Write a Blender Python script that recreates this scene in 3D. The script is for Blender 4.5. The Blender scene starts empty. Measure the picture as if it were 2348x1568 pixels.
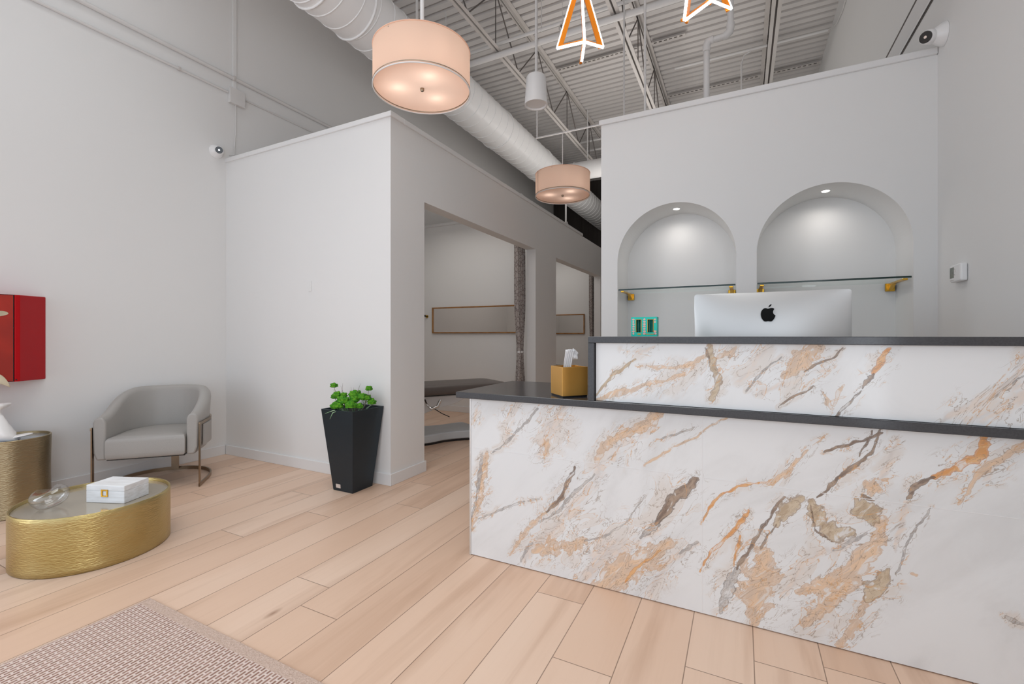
import bpy, bmesh, math, random
import numpy as np
from mathutils import Vector, Matrix
from math import sin, cos, pi, radians

# light powers (W) and emission strengths
PW = dict(day=34,side=36,left=36,over=44,room=8,upf=18,upb=9,hall=28,world=0.6,bulb=0.05,niche=3.0,led=8)
SC = bpy.context.scene
C = SC.collection
random.seed(7)

# ---------------------------------------------------------------- camera
cam_d = bpy.data.cameras.new('camera')
cam_d.sensor_width = 36.0
cam_d.lens = 36.0 * 1039.0 / 2348.0
cam_d.shift_y = -15.0 / 2348.0
cam_d.clip_start = 0.05
cam = bpy.data.objects.new('camera', cam_d)
cam.location = (0, 0, 1.07)
cam.rotation_euler = (radians(90), 0, radians(26.85))
C.objects.link(cam)
SC.camera = cam

# ---------------------------------------------------------------- colour management
SC.view_settings.view_transform = 'Standard'
SC.view_settings.look = 'None'
SC.view_settings.gamma = 1.0
SC.view_settings.exposure = 0.0
SC.cycles.use_denoising = True
SC.cycles.max_bounces = 10
SC.cycles.diffuse_bounces = 6
SC.cycles.glossy_bounces = 4
SC.cycles.transmission_bounces = 8
SC.cycles.transparent_max_bounces = 24
SC.cycles.sample_clamp_indirect = 4.0
SC.cycles.caustics_reflective = False
SC.cycles.caustics_refractive = False

# ---------------------------------------------------------------- world, daylight and added fill lights
W = bpy.data.worlds.new('world'); SC.world = W; W.use_nodes = True
W.node_tree.nodes['Background'].inputs[0].default_value = (0.80, 0.88, 1.0, 1)
W.node_tree.nodes['Background'].inputs[1].default_value = PW['world']

def area(name, loc, rot, sx, sy, power, col=(1, 1, 1), spread=180):
    l = bpy.data.lights.new(name, 'AREA'); l.shape = 'RECTANGLE'
    l.size = sx; l.size_y = sy; l.energy = power; l.color = col; l.spread = radians(spread)
    o = bpy.data.objects.new(name, l); o.location = loc; o.rotation_euler = rot
    C.objects.link(o); return o
# daylight entering the shop front behind the camera
area('daylight', (-1.6, -2.12, 1.35), (radians(90), 0, 0), 4.9, 2.3, PW['day'], (0.90, 0.98, 1.07))
# unseen fill from the right, added to brighten the left wall
area('fill_right', (0.93, -1.2, 1.45), (0, radians(90), 0), 2.1, 1.6, PW['side'], (0.90, 0.98, 1.07))
# unseen fill from the left, added to lift the right wall and desk
area('fill_left', (-4.13, -1.3, 1.45), (0, radians(-90), 0), 2.1, 1.4, PW['left'], (0.90, 0.98, 1.07))
# added soft overhead fills, standing in for unseen fixtures
area('fill_overhead_reception', (-1.9, 0.5, 4.6), (0, 0, 0), 3.2, 3.0, PW['over'], (0.96, 0.99, 1.0), 105)
area('fill_overhead_room', (-3.2, 4.0, 2.55), (0, 0, 0), 1.2, 1.9, PW['room'], (1.0, 0.95, 0.9))
area('fill_overhead_room_far', (-3.2, 6.9, 2.55), (0, 0, 0), 1.2, 1.9, PW['room'], (1.0, 0.95, 0.9))
# added upward fills that brighten the roof deck, no fixtures behind them
area('fill_up_reception', (-1.6, 0.2, 3.3), (pi, 0, 0), 3.5, 3.0, PW['upf'], (1.0, 0.97, 0.94))
area('fill_up_rooms', (0.1, 5.6, 2.4), (pi, 0, 0), 1.4, 3.2, PW['upb'], (1.0, 0.97, 0.94))
area('fill_up_hall', (-1.5, 6.4, 2.72), (pi, 0, 0), 0.9, 4.0, PW['hall'], (1.0, 0.96, 0.92))

# ================================================================= helpers
def finish(name, bm, mat, parent=None, smooth=None, bevel=0, seg=2, subsurf=0):
    me = bpy.data.meshes.new(name)
    bmesh.ops.recalc_face_normals(bm, faces=bm.faces)
    bm.to_mesh(me); bm.free()
    mats = mat if isinstance(mat, (list, tuple)) else [mat]
    for m in mats: me.materials.append(m)
    o = bpy.data.objects.new(name, me); C.objects.link(o)
    if smooth is not None:
        me.polygons.foreach_set('use_smooth', [True] * len(me.polygons))
        if smooth < 180: me.set_sharp_from_angle(angle=radians(smooth))
    if bevel:
        b = o.modifiers.new('bevel', 'BEVEL'); b.width = bevel; b.segments = seg; b.limit_method = 'ANGLE'
        b.angle_limit = radians(40)
        b.harden_normals = False
    if subsurf:
        s = o.modifiers.new('sub', 'SUBSURF'); s.levels = subsurf; s.render_levels = subsurf
    if parent is not None: o.parent = parent
    return o

def tag(o, label=None, cat=None, group=None, kind=None):
    if label: o['label'] = label
    if cat: o['category'] = cat
    if group: o['group'] = group
    if kind: o['kind'] = kind
    return o

def thing(name, label, cat, loc=(0, 0, 0), rz=0, group=None):
    o = bpy.data.objects.new(name, None); C.objects.link(o)
    o.empty_display_size = 0.1
    o.location = loc; o.rotation_euler = (0, 0, rz)
    return tag(o, label, cat, group)

def struct(name, bm, mat, **k):
    return tag(finish(name, bm, mat, **k), kind='structure')

def box(bm, x0, x1, y0, y1, z0, z1, mi=0):
    v = [bm.verts.new(p) for p in ((x0,y0,z0),(x1,y0,z0),(x1,y1,z0),(x0,y1,z0),(x0,y0,z1),(x1,y0,z1),(x1,y1,z1),(x0,y1,z1))]
    for q in ((3,2,1,0),(4,5,6,7),(0,1,5,4),(1,2,6,5),(2,3,7,6),(3,0,4,7)):
        f = bm.faces.new([v[i] for i in q]); f.material_index = mi
    return v

def bx(x0, x1, y0, y1, z0, z1):
    bm = bmesh.new(); box(bm, x0, x1, y0, y1, z0, z1); return bm

def tube(bm, pts, r, n=12, cap=True, closed=False, prof=None, mi=0, up=None):
    """sweep a round (or prof = [(a,b),...]) section along pts; r may be a list"""
    P = [Vector(p) for p in pts]; m = len(P)
    T = []
    for i in range(m):
        if closed: t = P[(i+1) % m] - P[i-1]
        else: t = P[min(i+1, m-1)] - P[max(i-1, 0)]
        T.append(t.normalized())
    u0 = Vector(up) if up else (Vector((0,0,1)) if abs(T[0].z) < 0.9 else Vector((1,0,0)))
    a = (u0 - T[0] * u0.dot(T[0])).normalized()
    rings = []
    for i in range(m):
        if up: a = (Vector(up) - T[i] * Vector(up).dot(T[i])).normalized()
        else: a = (a - T[i] * a.dot(T[i])).normalized()
        b = T[i].cross(a)
        rr = r[i] if isinstance(r, (list, tuple)) else r
        if prof: ring = [bm.verts.new(P[i] + a * p[1] + b * p[0]) for p in prof]
        else: ring = [bm.verts.new(P[i] + a * (rr * cos(2*pi*k/n)) + b * (rr * sin(2*pi*k/n))) for k in range(n)]
        rings.append(ring)
    k_ = len(rings[0])
    for i in range(m if closed else m-1):
        A, B = rings[i], rings[(i+1) % m]
        for k in range(k_):
            bm.faces.new((A[k], A[(k+1) % k_], B[(k+1) % k_], B[k])).material_index = mi
    if cap and not closed:
        bm.faces.new(rings[0][::-1]).material_index = mi; bm.faces.new(rings[-1]).material_index = mi
    return rings

def cyl(bm, p0, p1, r, n=24, mi=0):
    return tube(bm, [p0, p1], r, n, mi=mi)

def lathe(bm, prof, n=48, cx=0, cy=0, cap0=False, cap1=False, mi=0, f=None):
    rings = []
    for (r, z) in prof:
        ring = []
        for k in range(n):
            a = 2*pi*k/n
            x, y, zz = cx + r*cos(a), cy + r*sin(a), z
            if f: x, y, zz = f(x, y, zz, a)
            ring.append(bm.verts.new((x, y, zz)))
        rings.append(ring)
    for i in range(len(rings)-1):
        A, B = rings[i], rings[i+1]
        for k in range(n):
            bm.faces.new((A[k], A[(k+1) % n], B[(k+1) % n], B[k])).material_index = mi
    if cap0: bm.faces.new(rings[0][::-1]).material_index = mi
    if cap1: bm.faces.new(rings[-1]).material_index = mi
    return rings

def prism(bm, poly, z0, z1, fn=None, mi=0):
    """poly = 2D outline; extruded z0..z1; fn maps (a,b,z)->xyz"""
    fn = fn or (lambda a, b, z: (a, b, z))
    A = [bm.verts.new(fn(a, b, z0)) for a, b in poly]
    B = [bm.verts.new(fn(a, b, z1)) for a, b in poly]
    n = len(poly)
    bm.faces.new(A[::-1]).material_index = mi; bm.faces.new(B).material_index = mi
    for k in range(n): bm.faces.new((A[k], A[(k+1) % n], B[(k+1) % n], B[k])).material_index = mi

def ell(bm, c, r, n=16, m=10, rot=None, noise=0, seed=0):
    M = Matrix.Translation(c) @ (rot.to_4x4() if rot else Matrix.Identity(4)) @ Matrix.Diagonal((*r, 1))
    ret = bmesh.ops.create_uvsphere(bm, u_segments=n, v_segments=m, radius=1)
    rnd = random.Random(seed)
    for v in ret['verts']:
        if noise: v.co *= 1 + rnd.uniform(-noise, noise)
        v.co = M @ v.co
    return ret['verts']

# ================================================================= materials
def mat(name, col, rough=0.5, metal=0.0, spec=0.5, bump=None, var=None, **kw):
    m = bpy.data.materials.new(name); m.use_nodes = True
    N, L = m.node_tree.nodes, m.node_tree.links
    b = N['Principled BSDF']
    b.inputs['Base Color'].default_value = (*col, 1)
    b.inputs['Roughness'].default_value = rough
    b.inputs['Metallic'].default_value = metal
    b.inputs['Specular IOR Level'].default_value = spec
    for k, v in kw.items(): b.inputs[k.replace('_', ' ')].default_value = v
    tc = N.new('ShaderNodeTexCoord')
    def noise(scale, stretch=(1, 1, 1), detail=3):
        mp = N.new('ShaderNodeMapping'); mp.inputs['Scale'].default_value = stretch
        L.new(tc.outputs['Object'], mp.inputs['Vector'])
        n = N.new('ShaderNodeTexNoise'); n.inputs['Scale'].default_value = scale; n.inputs['Detail'].default_value = detail
        L.new(mp.outputs['Vector'], n.inputs['Vector']); return n
    if bump:
        sc, st, stretch = bump
        n = noise(sc, stretch)
        bp = N.new('ShaderNodeBump'); bp.inputs['Strength'].default_value = st; bp.inputs['Distance'].default_value = 0.01
        L.new(n.outputs['Fac'], bp.inputs['Height']); L.new(bp.outputs['Normal'], b.inputs['Normal'])
    if var:
        sc, c2, stretch = var
        n = noise(sc, stretch)
        r = N.new('ShaderNodeValToRGB'); r.color_ramp.elements[0].position = 0.35; r.color_ramp.elements[1].position = 0.65
        r.color_ramp.elements[0].color = (*col, 1); r.color_ramp.elements[1].color = (*c2, 1)
        L.new(n.outputs['Fac'], r.inputs['Fac']); L.new(r.outputs['Color'], b.inputs['Base Color'])
    return m

def srgb(r, g, b):
    f = lambda v: (v/255/12.92) if v/255 <= 0.04045 else ((v/255+0.055)/1.055)**2.4
    return (f(r), f(g), f(b))

M_wall = mat('wall_paint', (0.775, 0.775, 0.768), 0.6, spec=0.3, bump=(900, 0.03, (1, 1, 1)))
M_trim = mat('trim_paint', (0.76, 0.76, 0.76), 0.4, spec=0.4, bump=(60, 0.01, (1, 1, 1)))
M_deck = mat('deck_paint', (0.60, 0.575, 0.56), 0.6, var=(0.8, (0.65, 0.625, 0.61), (1, 1, 1)))
M_steel = mat('painted_steel', (0.55, 0.52, 0.49), 0.5, var=(3, (0.60, 0.57, 0.55), (1, 1, 1)))
M_steel_dark = mat('dark_steel_shadow_gap', (0.10, 0.09, 0.085), 0.6, var=(4, (0.14, 0.12, 0.11), (1, 1, 1)))  # dark steel parts; also the painted shade in chord gaps and raceway edges
M_pipe = mat('pipe_paint', (0.68, 0.67, 0.66), 0.4, var=(2, (0.72, 0.71, 0.70), (1, 1, 1)))
M_duct = mat('duct_paint', (0.86, 0.86, 0.86), 0.38, spec=0.5, bump=(6, 0.15, (1, 0.4, 1)))
M_backwall = mat('unlit_dark_panel', (0.035, 0.028, 0.024), 0.7, var=(3, (0.05, 0.042, 0.036), (4, 1, 0.2)))
M_white = mat('white_plastic', (0.80, 0.80, 0.80), 0.35, var=(4, (0.83, 0.83, 0.83), (1, 1, 1)))
M_black = mat('black_plastic', (0.012, 0.012, 0.013), 0.25, var=(5, (0.02, 0.02, 0.02), (1, 1, 1)))
M_greyplate = mat('grey_base_plastic', srgb(200, 206, 210), 0.35, var=(4, srgb(208, 214, 218), (1, 1, 1)))
M_charcoal = mat('charcoal_quartz', srgb(56, 56, 59), 0.16, spec=0.5, var=(160, srgb(64, 64, 67), (1, 1, 1)))
M_brass = mat('hammered_brass', srgb(196, 180, 132), 0.36, metal=1.0, bump=(120, 0.34, (0.35, 0.35, 1.6)), var=(3, srgb(182, 160, 104), (1, 1, 1)))
M_brass2 = mat('aged_brass', srgb(168, 152, 120), 0.36, metal=1.0, bump=(120, 0.3, (0.35, 0.35, 1.6)), var=(3, srgb(156, 142, 116), (1, 1, 1)))
M_gold = mat('gold_metal', srgb(214, 166, 60), 0.25, metal=1.0, var=(8, srgb(226, 178, 72), (1, 1, 1)))
M_goldbox = mat('gold_acrylic', srgb(212, 162, 84), 0.25, metal=0.45, var=(5, srgb(204, 152, 74), (1, 1, 1)))
M_bronze = mat('bronze_metal', srgb(150, 132, 112), 0.3, metal=1.0, var=(8, srgb(162, 144, 124), (1, 1, 1)))
M_chrome = mat('chrome', (0.8, 0.8, 0.8), 0.12, metal=1.0, var=(8, (0.84, 0.84, 0.84), (1, 1, 1)))
M_leather = mat('grey_leather', srgb(163, 160, 156), 0.42, spec=0.45, bump=(260, 0.12, (1, 1, 1)))
M_tabletop = mat('table_glass', srgb(176, 166, 148), 0.12, metal=0.5, var=(2, srgb(186, 176, 158), (1, 1, 1)))
M_tabletop2 = mat('blue_grey_glass', srgb(170, 180, 190), 0.12, metal=0.5, var=(2, srgb(178, 188, 198), (1, 1, 1)))
M_boxwhite = mat('whitewashed_wood', srgb(236, 238, 240), 0.5, var=(10, srgb(222, 222, 222), (1, 3, 9)))
M_pot = mat('black_planter', srgb(14, 32, 42), 0.35, bump=(300, 0.05, (1, 1, 1)))
M_badge = mat('badge', srgb(215, 205, 198), 0.4, var=(40, srgb(205, 190, 180), (1, 1, 1)))
M_moss = mat('green_tuft', srgb(112, 180, 30), 0.8, var=(60, srgb(50, 140, 12), (1, 1, 1)), bump=(220, 1.0, (1, 1, 1)))
M_stem = mat('pale_stem', srgb(120, 165, 120), 0.6, var=(20, srgb(170, 195, 160), (1, 1, 1)))
M_twig = mat('dry_twig', srgb(140, 110, 110), 0.7, var=(20, srgb(120, 95, 90), (1, 1, 1)))
M_soil = mat('dark_soil', (0.01, 0.01, 0.01), 0.9, bump=(80, 0.6, (1, 1, 1)))
M_red = mat('red_lacquer', srgb(180, 6, 20), 0.5, spec=0.15, var=(3, srgb(168, 12, 22), (1, 1, 0.2)))
M_redart = mat('orange_red_canvas', srgb(170, 40, 24), 0.6, var=(6, srgb(150, 34, 22), (1, 1, 1)))
M_ceramic = mat('white_ceramic', (0.86, 0.85, 0.84), 0.3, var=(3, (0.88, 0.87, 0.86), (1, 1, 1)))
M_navy = mat('navy_lacquer', srgb(18, 34, 66), 0.2, var=(4, srgb(22, 40, 74), (1, 1, 1)))
M_leaf = mat('dried_leaf', srgb(200, 186, 160), 0.6, var=(10, srgb(176, 166, 140), (1, 1, 1)))
M_alu = mat('silver_aluminium', srgb(214, 214, 213), 0.38, metal=0.55, bump=(500, 0.02, (1, 1, 1)))
M_vinyl = mat('taupe_vinyl', srgb(92, 84, 80), 0.4, bump=(200, 0.06, (1, 1, 1)))
M_frame = mat('walnut_gold_frame', srgb(176, 128, 74), 0.4, metal=0.3, var=(10, srgb(150, 104, 58), (1, 1, 1)))
M_mirror = mat('mirror_glass', (0.80, 0.77, 0.75), 0.04, metal=1.0, var=(2, (0.82, 0.79, 0.77), (1, 1, 1)))
M_tissue = mat('tissue_paper', (0.88, 0.88, 0.89), 0.8, bump=(90, 0.2, (1, 1, 0.2)))
M_teal = mat('teal_card', srgb(24, 206, 186), 0.5, var=(5, srgb(20, 196, 178), (1, 1, 1)))
M_pink = mat('pink_print', srgb(240, 176, 168), 0.5, var=(9, srgb(246, 190, 178), (1, 1, 1)))
M_tealdark = mat('dark_green_tube', srgb(8, 96, 84), 0.25, var=(9, srgb(10, 130, 110), (1, 1, 1)))
M_goldprint = mat('gold_print', srgb(206, 170, 60), 0.4, var=(9, srgb(190, 156, 50), (1, 1, 1)))
M_screen = mat('lcd_screen', srgb(120, 126, 116), 0.3, var=(60, srgb(96, 102, 94), (1, 1, 1)))

def emis(name, col, s):
    m = mat(name, (0.8, 0.8, 0.8), 0.5)
    b = m.node_tree.nodes['Principled BSDF']
    b.inputs['Emission Color'].default_value = (*col, 1); b.inputs['Emission Strength'].default_value = s
    return m
M_led = emis('led_strip', (1, 0.98, 0.95), PW['led'])
M_puck = emis('puck_led', (1, 0.97, 0.93), 8.0)

def glass(name, col, ior=1.45, rough=0.0):
    m = bpy.data.materials.new(name); m.use_nodes = True
    b = m.node_tree.nodes['Principled BSDF']
    b.inputs['Base Color'].default_value = (*col, 1); b.inputs['Roughness'].default_value = rough
    b.inputs['Transmission Weight'].default_value = 1.0; b.inputs['IOR'].default_value = ior
    return m
M_glass = bpy.data.materials.new('clear_glass'); M_glass.use_nodes = True
_n, _l = M_glass.node_tree.nodes, M_glass.node_tree.links
_gg = _n.new('ShaderNodeBsdfGlossy'); _gg.inputs['Roughness'].default_value = 0.02
_tt = _n.new('ShaderNodeBsdfTransparent'); _tt.inputs['Color'].default_value = (0.95, 0.96, 0.97, 1)
_ff = _n.new('ShaderNodeLayerWeight'); _ff.inputs['Blend'].default_value = 0.35
_fm = _n.new('ShaderNodeMath'); _fm.operation = 'MULTIPLY_ADD'; _fm.inputs[1].default_value = 0.42; _fm.inputs[2].default_value = 0.07; _l.new(_ff.outputs['Facing'], _fm.inputs[0])
_mm = _n.new('ShaderNodeMixShader'); _l.new(_fm.outputs[0], _mm.inputs[0]); _l.new(_tt.outputs[0], _mm.inputs[1]); _l.new(_gg.outputs[0], _mm.inputs[2])
_l.new(_mm.outputs[0], _n['Material Output'].inputs['Surface'])
# thin sheet glass: clear faces, dark green edge
M_sheet = bpy.data.materials.new('sheet_glass'); M_sheet.use_nodes = True
_N, _L = M_sheet.node_tree.nodes, M_sheet.node_tree.links
_g = _N.new('ShaderNodeBsdfGlossy'); _g.inputs['Roughness'].default_value = 0.02
_t = _N.new('ShaderNodeBsdfTransparent'); _t.inputs['Color'].default_value = (0.96, 0.98, 0.97, 1)
_m = _N.new('ShaderNodeMixShader'); _m.inputs[0].default_value = 0.05; _L.new(_t.outputs[0], _m.inputs[1]); _L.new(_g.outputs[0], _m.inputs[2])
_L.new(_m.outputs[0], _N['Material Output'].inputs['Surface'])
M_edge = mat('glass_edge', (0.006, 0.028, 0.024), 0.15, var=(9, (0.008, 0.036, 0.03), (1, 1, 1)))

# lamp shade fabric: light passes through it
def shade_mat(name, col, tr):
    m = bpy.data.materials.new(name); m.use_nodes = True
    N, L = m.node_tree.nodes, m.node_tree.links
    d = N.new('ShaderNodeBsdfDiffuse'); d.inputs['Color'].default_value = (*col, 1)
    t = N.new('ShaderNodeBsdfTranslucent'); t.inputs['Color'].default_value = (*col, 1)
    w = N.new('ShaderNodeTexNoise'); w.inputs['Scale'].default_value = 140
    x = N.new('ShaderNodeMixShader'); x.inputs[0].default_value = tr
    bp = N.new('ShaderNodeBump'); bp.inputs['Strength'].default_value = 0.04
    L.new(w.outputs['Fac'], bp.inputs['Height']); L.new(bp.outputs['Normal'], d.inputs['Normal'])
    L.new(d.outputs[0], x.inputs[1]); L.new(t.outputs[0], x.inputs[2]); L.new(x.outputs[0], N['Material Output'].inputs['Surface'])
    return m
M_shade = shade_mat('linen_shade', (0.95, 0.72, 0.58), 0.5)
M_diff = shade_mat('frosted_diffuser', (0.93, 0.70, 0.58), 0.55)

# ---- wood plank floor (planks run along +Y, 0.2 m wide)
def floor_mat():
    m = bpy.data.materials.new('oak_planks'); m.use_nodes = True
    N, L = m.node_tree.nodes, m.node_tree.links
    b = N['Principled BSDF']; b.inputs['Roughness'].default_value = 0.42; b.inputs['Specular IOR Level'].default_value = 0.45
    tc = N.new('ShaderNodeTexCoord'); s = N.new('ShaderNodeSeparateXYZ'); L.new(tc.outputs['Object'], s.inputs[0])
    def M(op, a, b_=None, c=None):
        n = N.new('ShaderNodeMath'); n.operation = op
        for i, v in enumerate((a, b_, c)):
            if v is None: continue
            if isinstance(v, (int, float)): n.inputs[i].default_value = v
            else: L.new(v, n.inputs[i])
        return n.outputs[0]
    u = M('DIVIDE', M('SUBTRACT', s.outputs['X'], 0.037), 0.1995)
    ix = M('FLOOR', u); fx = M('SUBTRACT', u, ix)
    wn = N.new('ShaderNodeTexWhiteNoise'); wn.noise_dimensions = '1D'; L.new(ix, wn.inputs['W'])
    v = M('ADD', M('DIVIDE', s.outputs['Y'], 1.83), M('MULTIPLY', wn.outputs['Value'], 7.0))
    iy = M('FLOOR', v); fy = M('SUBTRACT', v, iy)
    cb = N.new('ShaderNodeCombineXYZ'); L.new(ix, cb.inputs[0]); L.new(iy, cb.inputs[1])
    w2 = N.new('ShaderNodeTexWhiteNoise'); w2.noise_dimensions = '3D'; L.new(cb.outputs[0], w2.inputs['Vector'])
    # grain
    off = N.new('ShaderNodeVectorMath'); off.operation = 'MULTIPLY_ADD'
    L.new(w2.outputs['Color'], off.inputs[0]); off.inputs[1].default_value = (9, 9, 9); L.new(tc.outputs['Object'], off.inputs[2])
    def noise(scale, st, det=4, dist=0.0):
        mp = N.new('ShaderNodeMapping'); mp.inputs['Scale'].default_value = st; L.new(off.outputs[0], mp.inputs['Vector'])
        n = N.new('ShaderNodeTexNoise'); n.inputs['Scale'].default_value = scale; n.inputs['Detail'].default_value = det
        n.inputs['Distortion'].default_value = dist
        L.new(mp.outputs[0], n.inputs['Vector']); return n.outputs['Fac']
    g1 = noise(9, (1, 0.10, 1), 5, 0.6); g2 = noise(70, (1, 0.03, 1), 3); g3 = noise(2.2, (1.6, 0.45, 1), 3, 0.8)
    ramp = N.new('ShaderNodeValToRGB'); E = ramp.color_ramp.elements
    E[0].position = 0.0; E[0].color = (*srgb(208, 174, 149), 1); E[1].position = 1.0; E[1].color = (*srgb(229, 204, 184), 1)
    e = ramp.color_ramp.elements.new(0.5); e.color = (*srgb(219, 187, 163), 1)
    fac = M('ADD', M('MULTIPLY', w2.outputs['Value'], 0.55), M('MULTIPLY', g3, 0.5))
    L.new(fac, ramp.inputs[0])
    # grain streaks
    streak = N.new('ShaderNodeMapRange'); L.new(g1, streak.inputs['Value'])
    streak.inputs['From Min'].default_value = 0.52; streak.inputs['From Max'].default_value = 0.70; streak.inputs['To Max'].default_value = 0.30
    fine = M('MULTIPLY', M('SUBTRACT', g2, 0.5), 0.20)
    tot = M('MAXIMUM', M('ADD', streak.outputs[0], fine), 0.0)
    mx = N.new('ShaderNodeMix'); mx.data_type = 'RGBA'; L.new(tot, mx.inputs['Factor']); L.new(ramp.outputs[0], mx.inputs['A'])
    mx.inputs['B'].default_value = (*srgb(160, 116, 84), 1)
    # knots
    vo = N.new('ShaderNodeTexVoronoi'); vo.inputs['Scale'].default_value = 1.0; vo.inputs['Randomness'].default_value = 1.0
    mp = N.new('ShaderNodeMapping'); mp.inputs['Scale'].default_value = (2.6, 1.0, 1); L.new(off.outputs[0], mp.inputs['Vector']); L.new(mp.outputs[0], vo.inputs['Vector'])
    kn = N.new('ShaderNodeMapRange'); L.new(vo.outputs['Distance'], kn.inputs['Value']); kn.inputs['From Min'].default_value = 0.0; kn.inputs['From Max'].default_value = 0.045
    kn.inputs['To Min'].default_value = 0.7; kn.inputs['To Max'].default_value = 0.0
    mx2 = N.new('ShaderNodeMix'); mx2.data_type = 'RGBA'; L.new(kn.outputs[0], mx2.inputs['Factor']); L.new(mx.outputs['Result'], mx2.inputs['A'])
    mx2.inputs['B'].default_value = (*srgb(130, 88, 62), 1)
    # joints
    ex = M('MULTIPLY', M('MINIMUM', fx, M('SUBTRACT', 1.0, fx)), 0.1995)
    ey = M('MULTIPLY', M('MINIMUM', fy, M('SUBTRACT', 1.0, fy)), 1.83)
    ed = M('MINIMUM', ex, ey)
    j = N.new('ShaderNodeMapRange'); L.new(ed, j.inputs['Value']); j.inputs['From Min'].default_value = 0.0006; j.inputs['From Max'].default_value = 0.0022
    j.inputs['To Min'].default_value = 0.75; j.inputs['To Max'].default_value = 0.0
    mx3 = N.new('ShaderNodeMix'); mx3.data_type = 'RGBA'; L.new(j.outputs[0], mx3.inputs['Factor']); L.new(mx2.outputs['Result'], mx3.inputs['A'])
    mx3.inputs['B'].default_value = (*srgb(86, 58, 42), 1)
    L.new(mx3.outputs['Result'], b.inputs['Base Color'])
    bp = N.new('ShaderNodeBump'); bp.inputs['Strength'].default_value = 0.3; bp.inputs['Distance'].default_value = 0.002; bp.invert = True
    L.new(j.outputs[0], bp.inputs['Height']); L.new(bp.outputs[0], b.inputs['Normal'])
    return m
M_floor = floor_mat()

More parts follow.
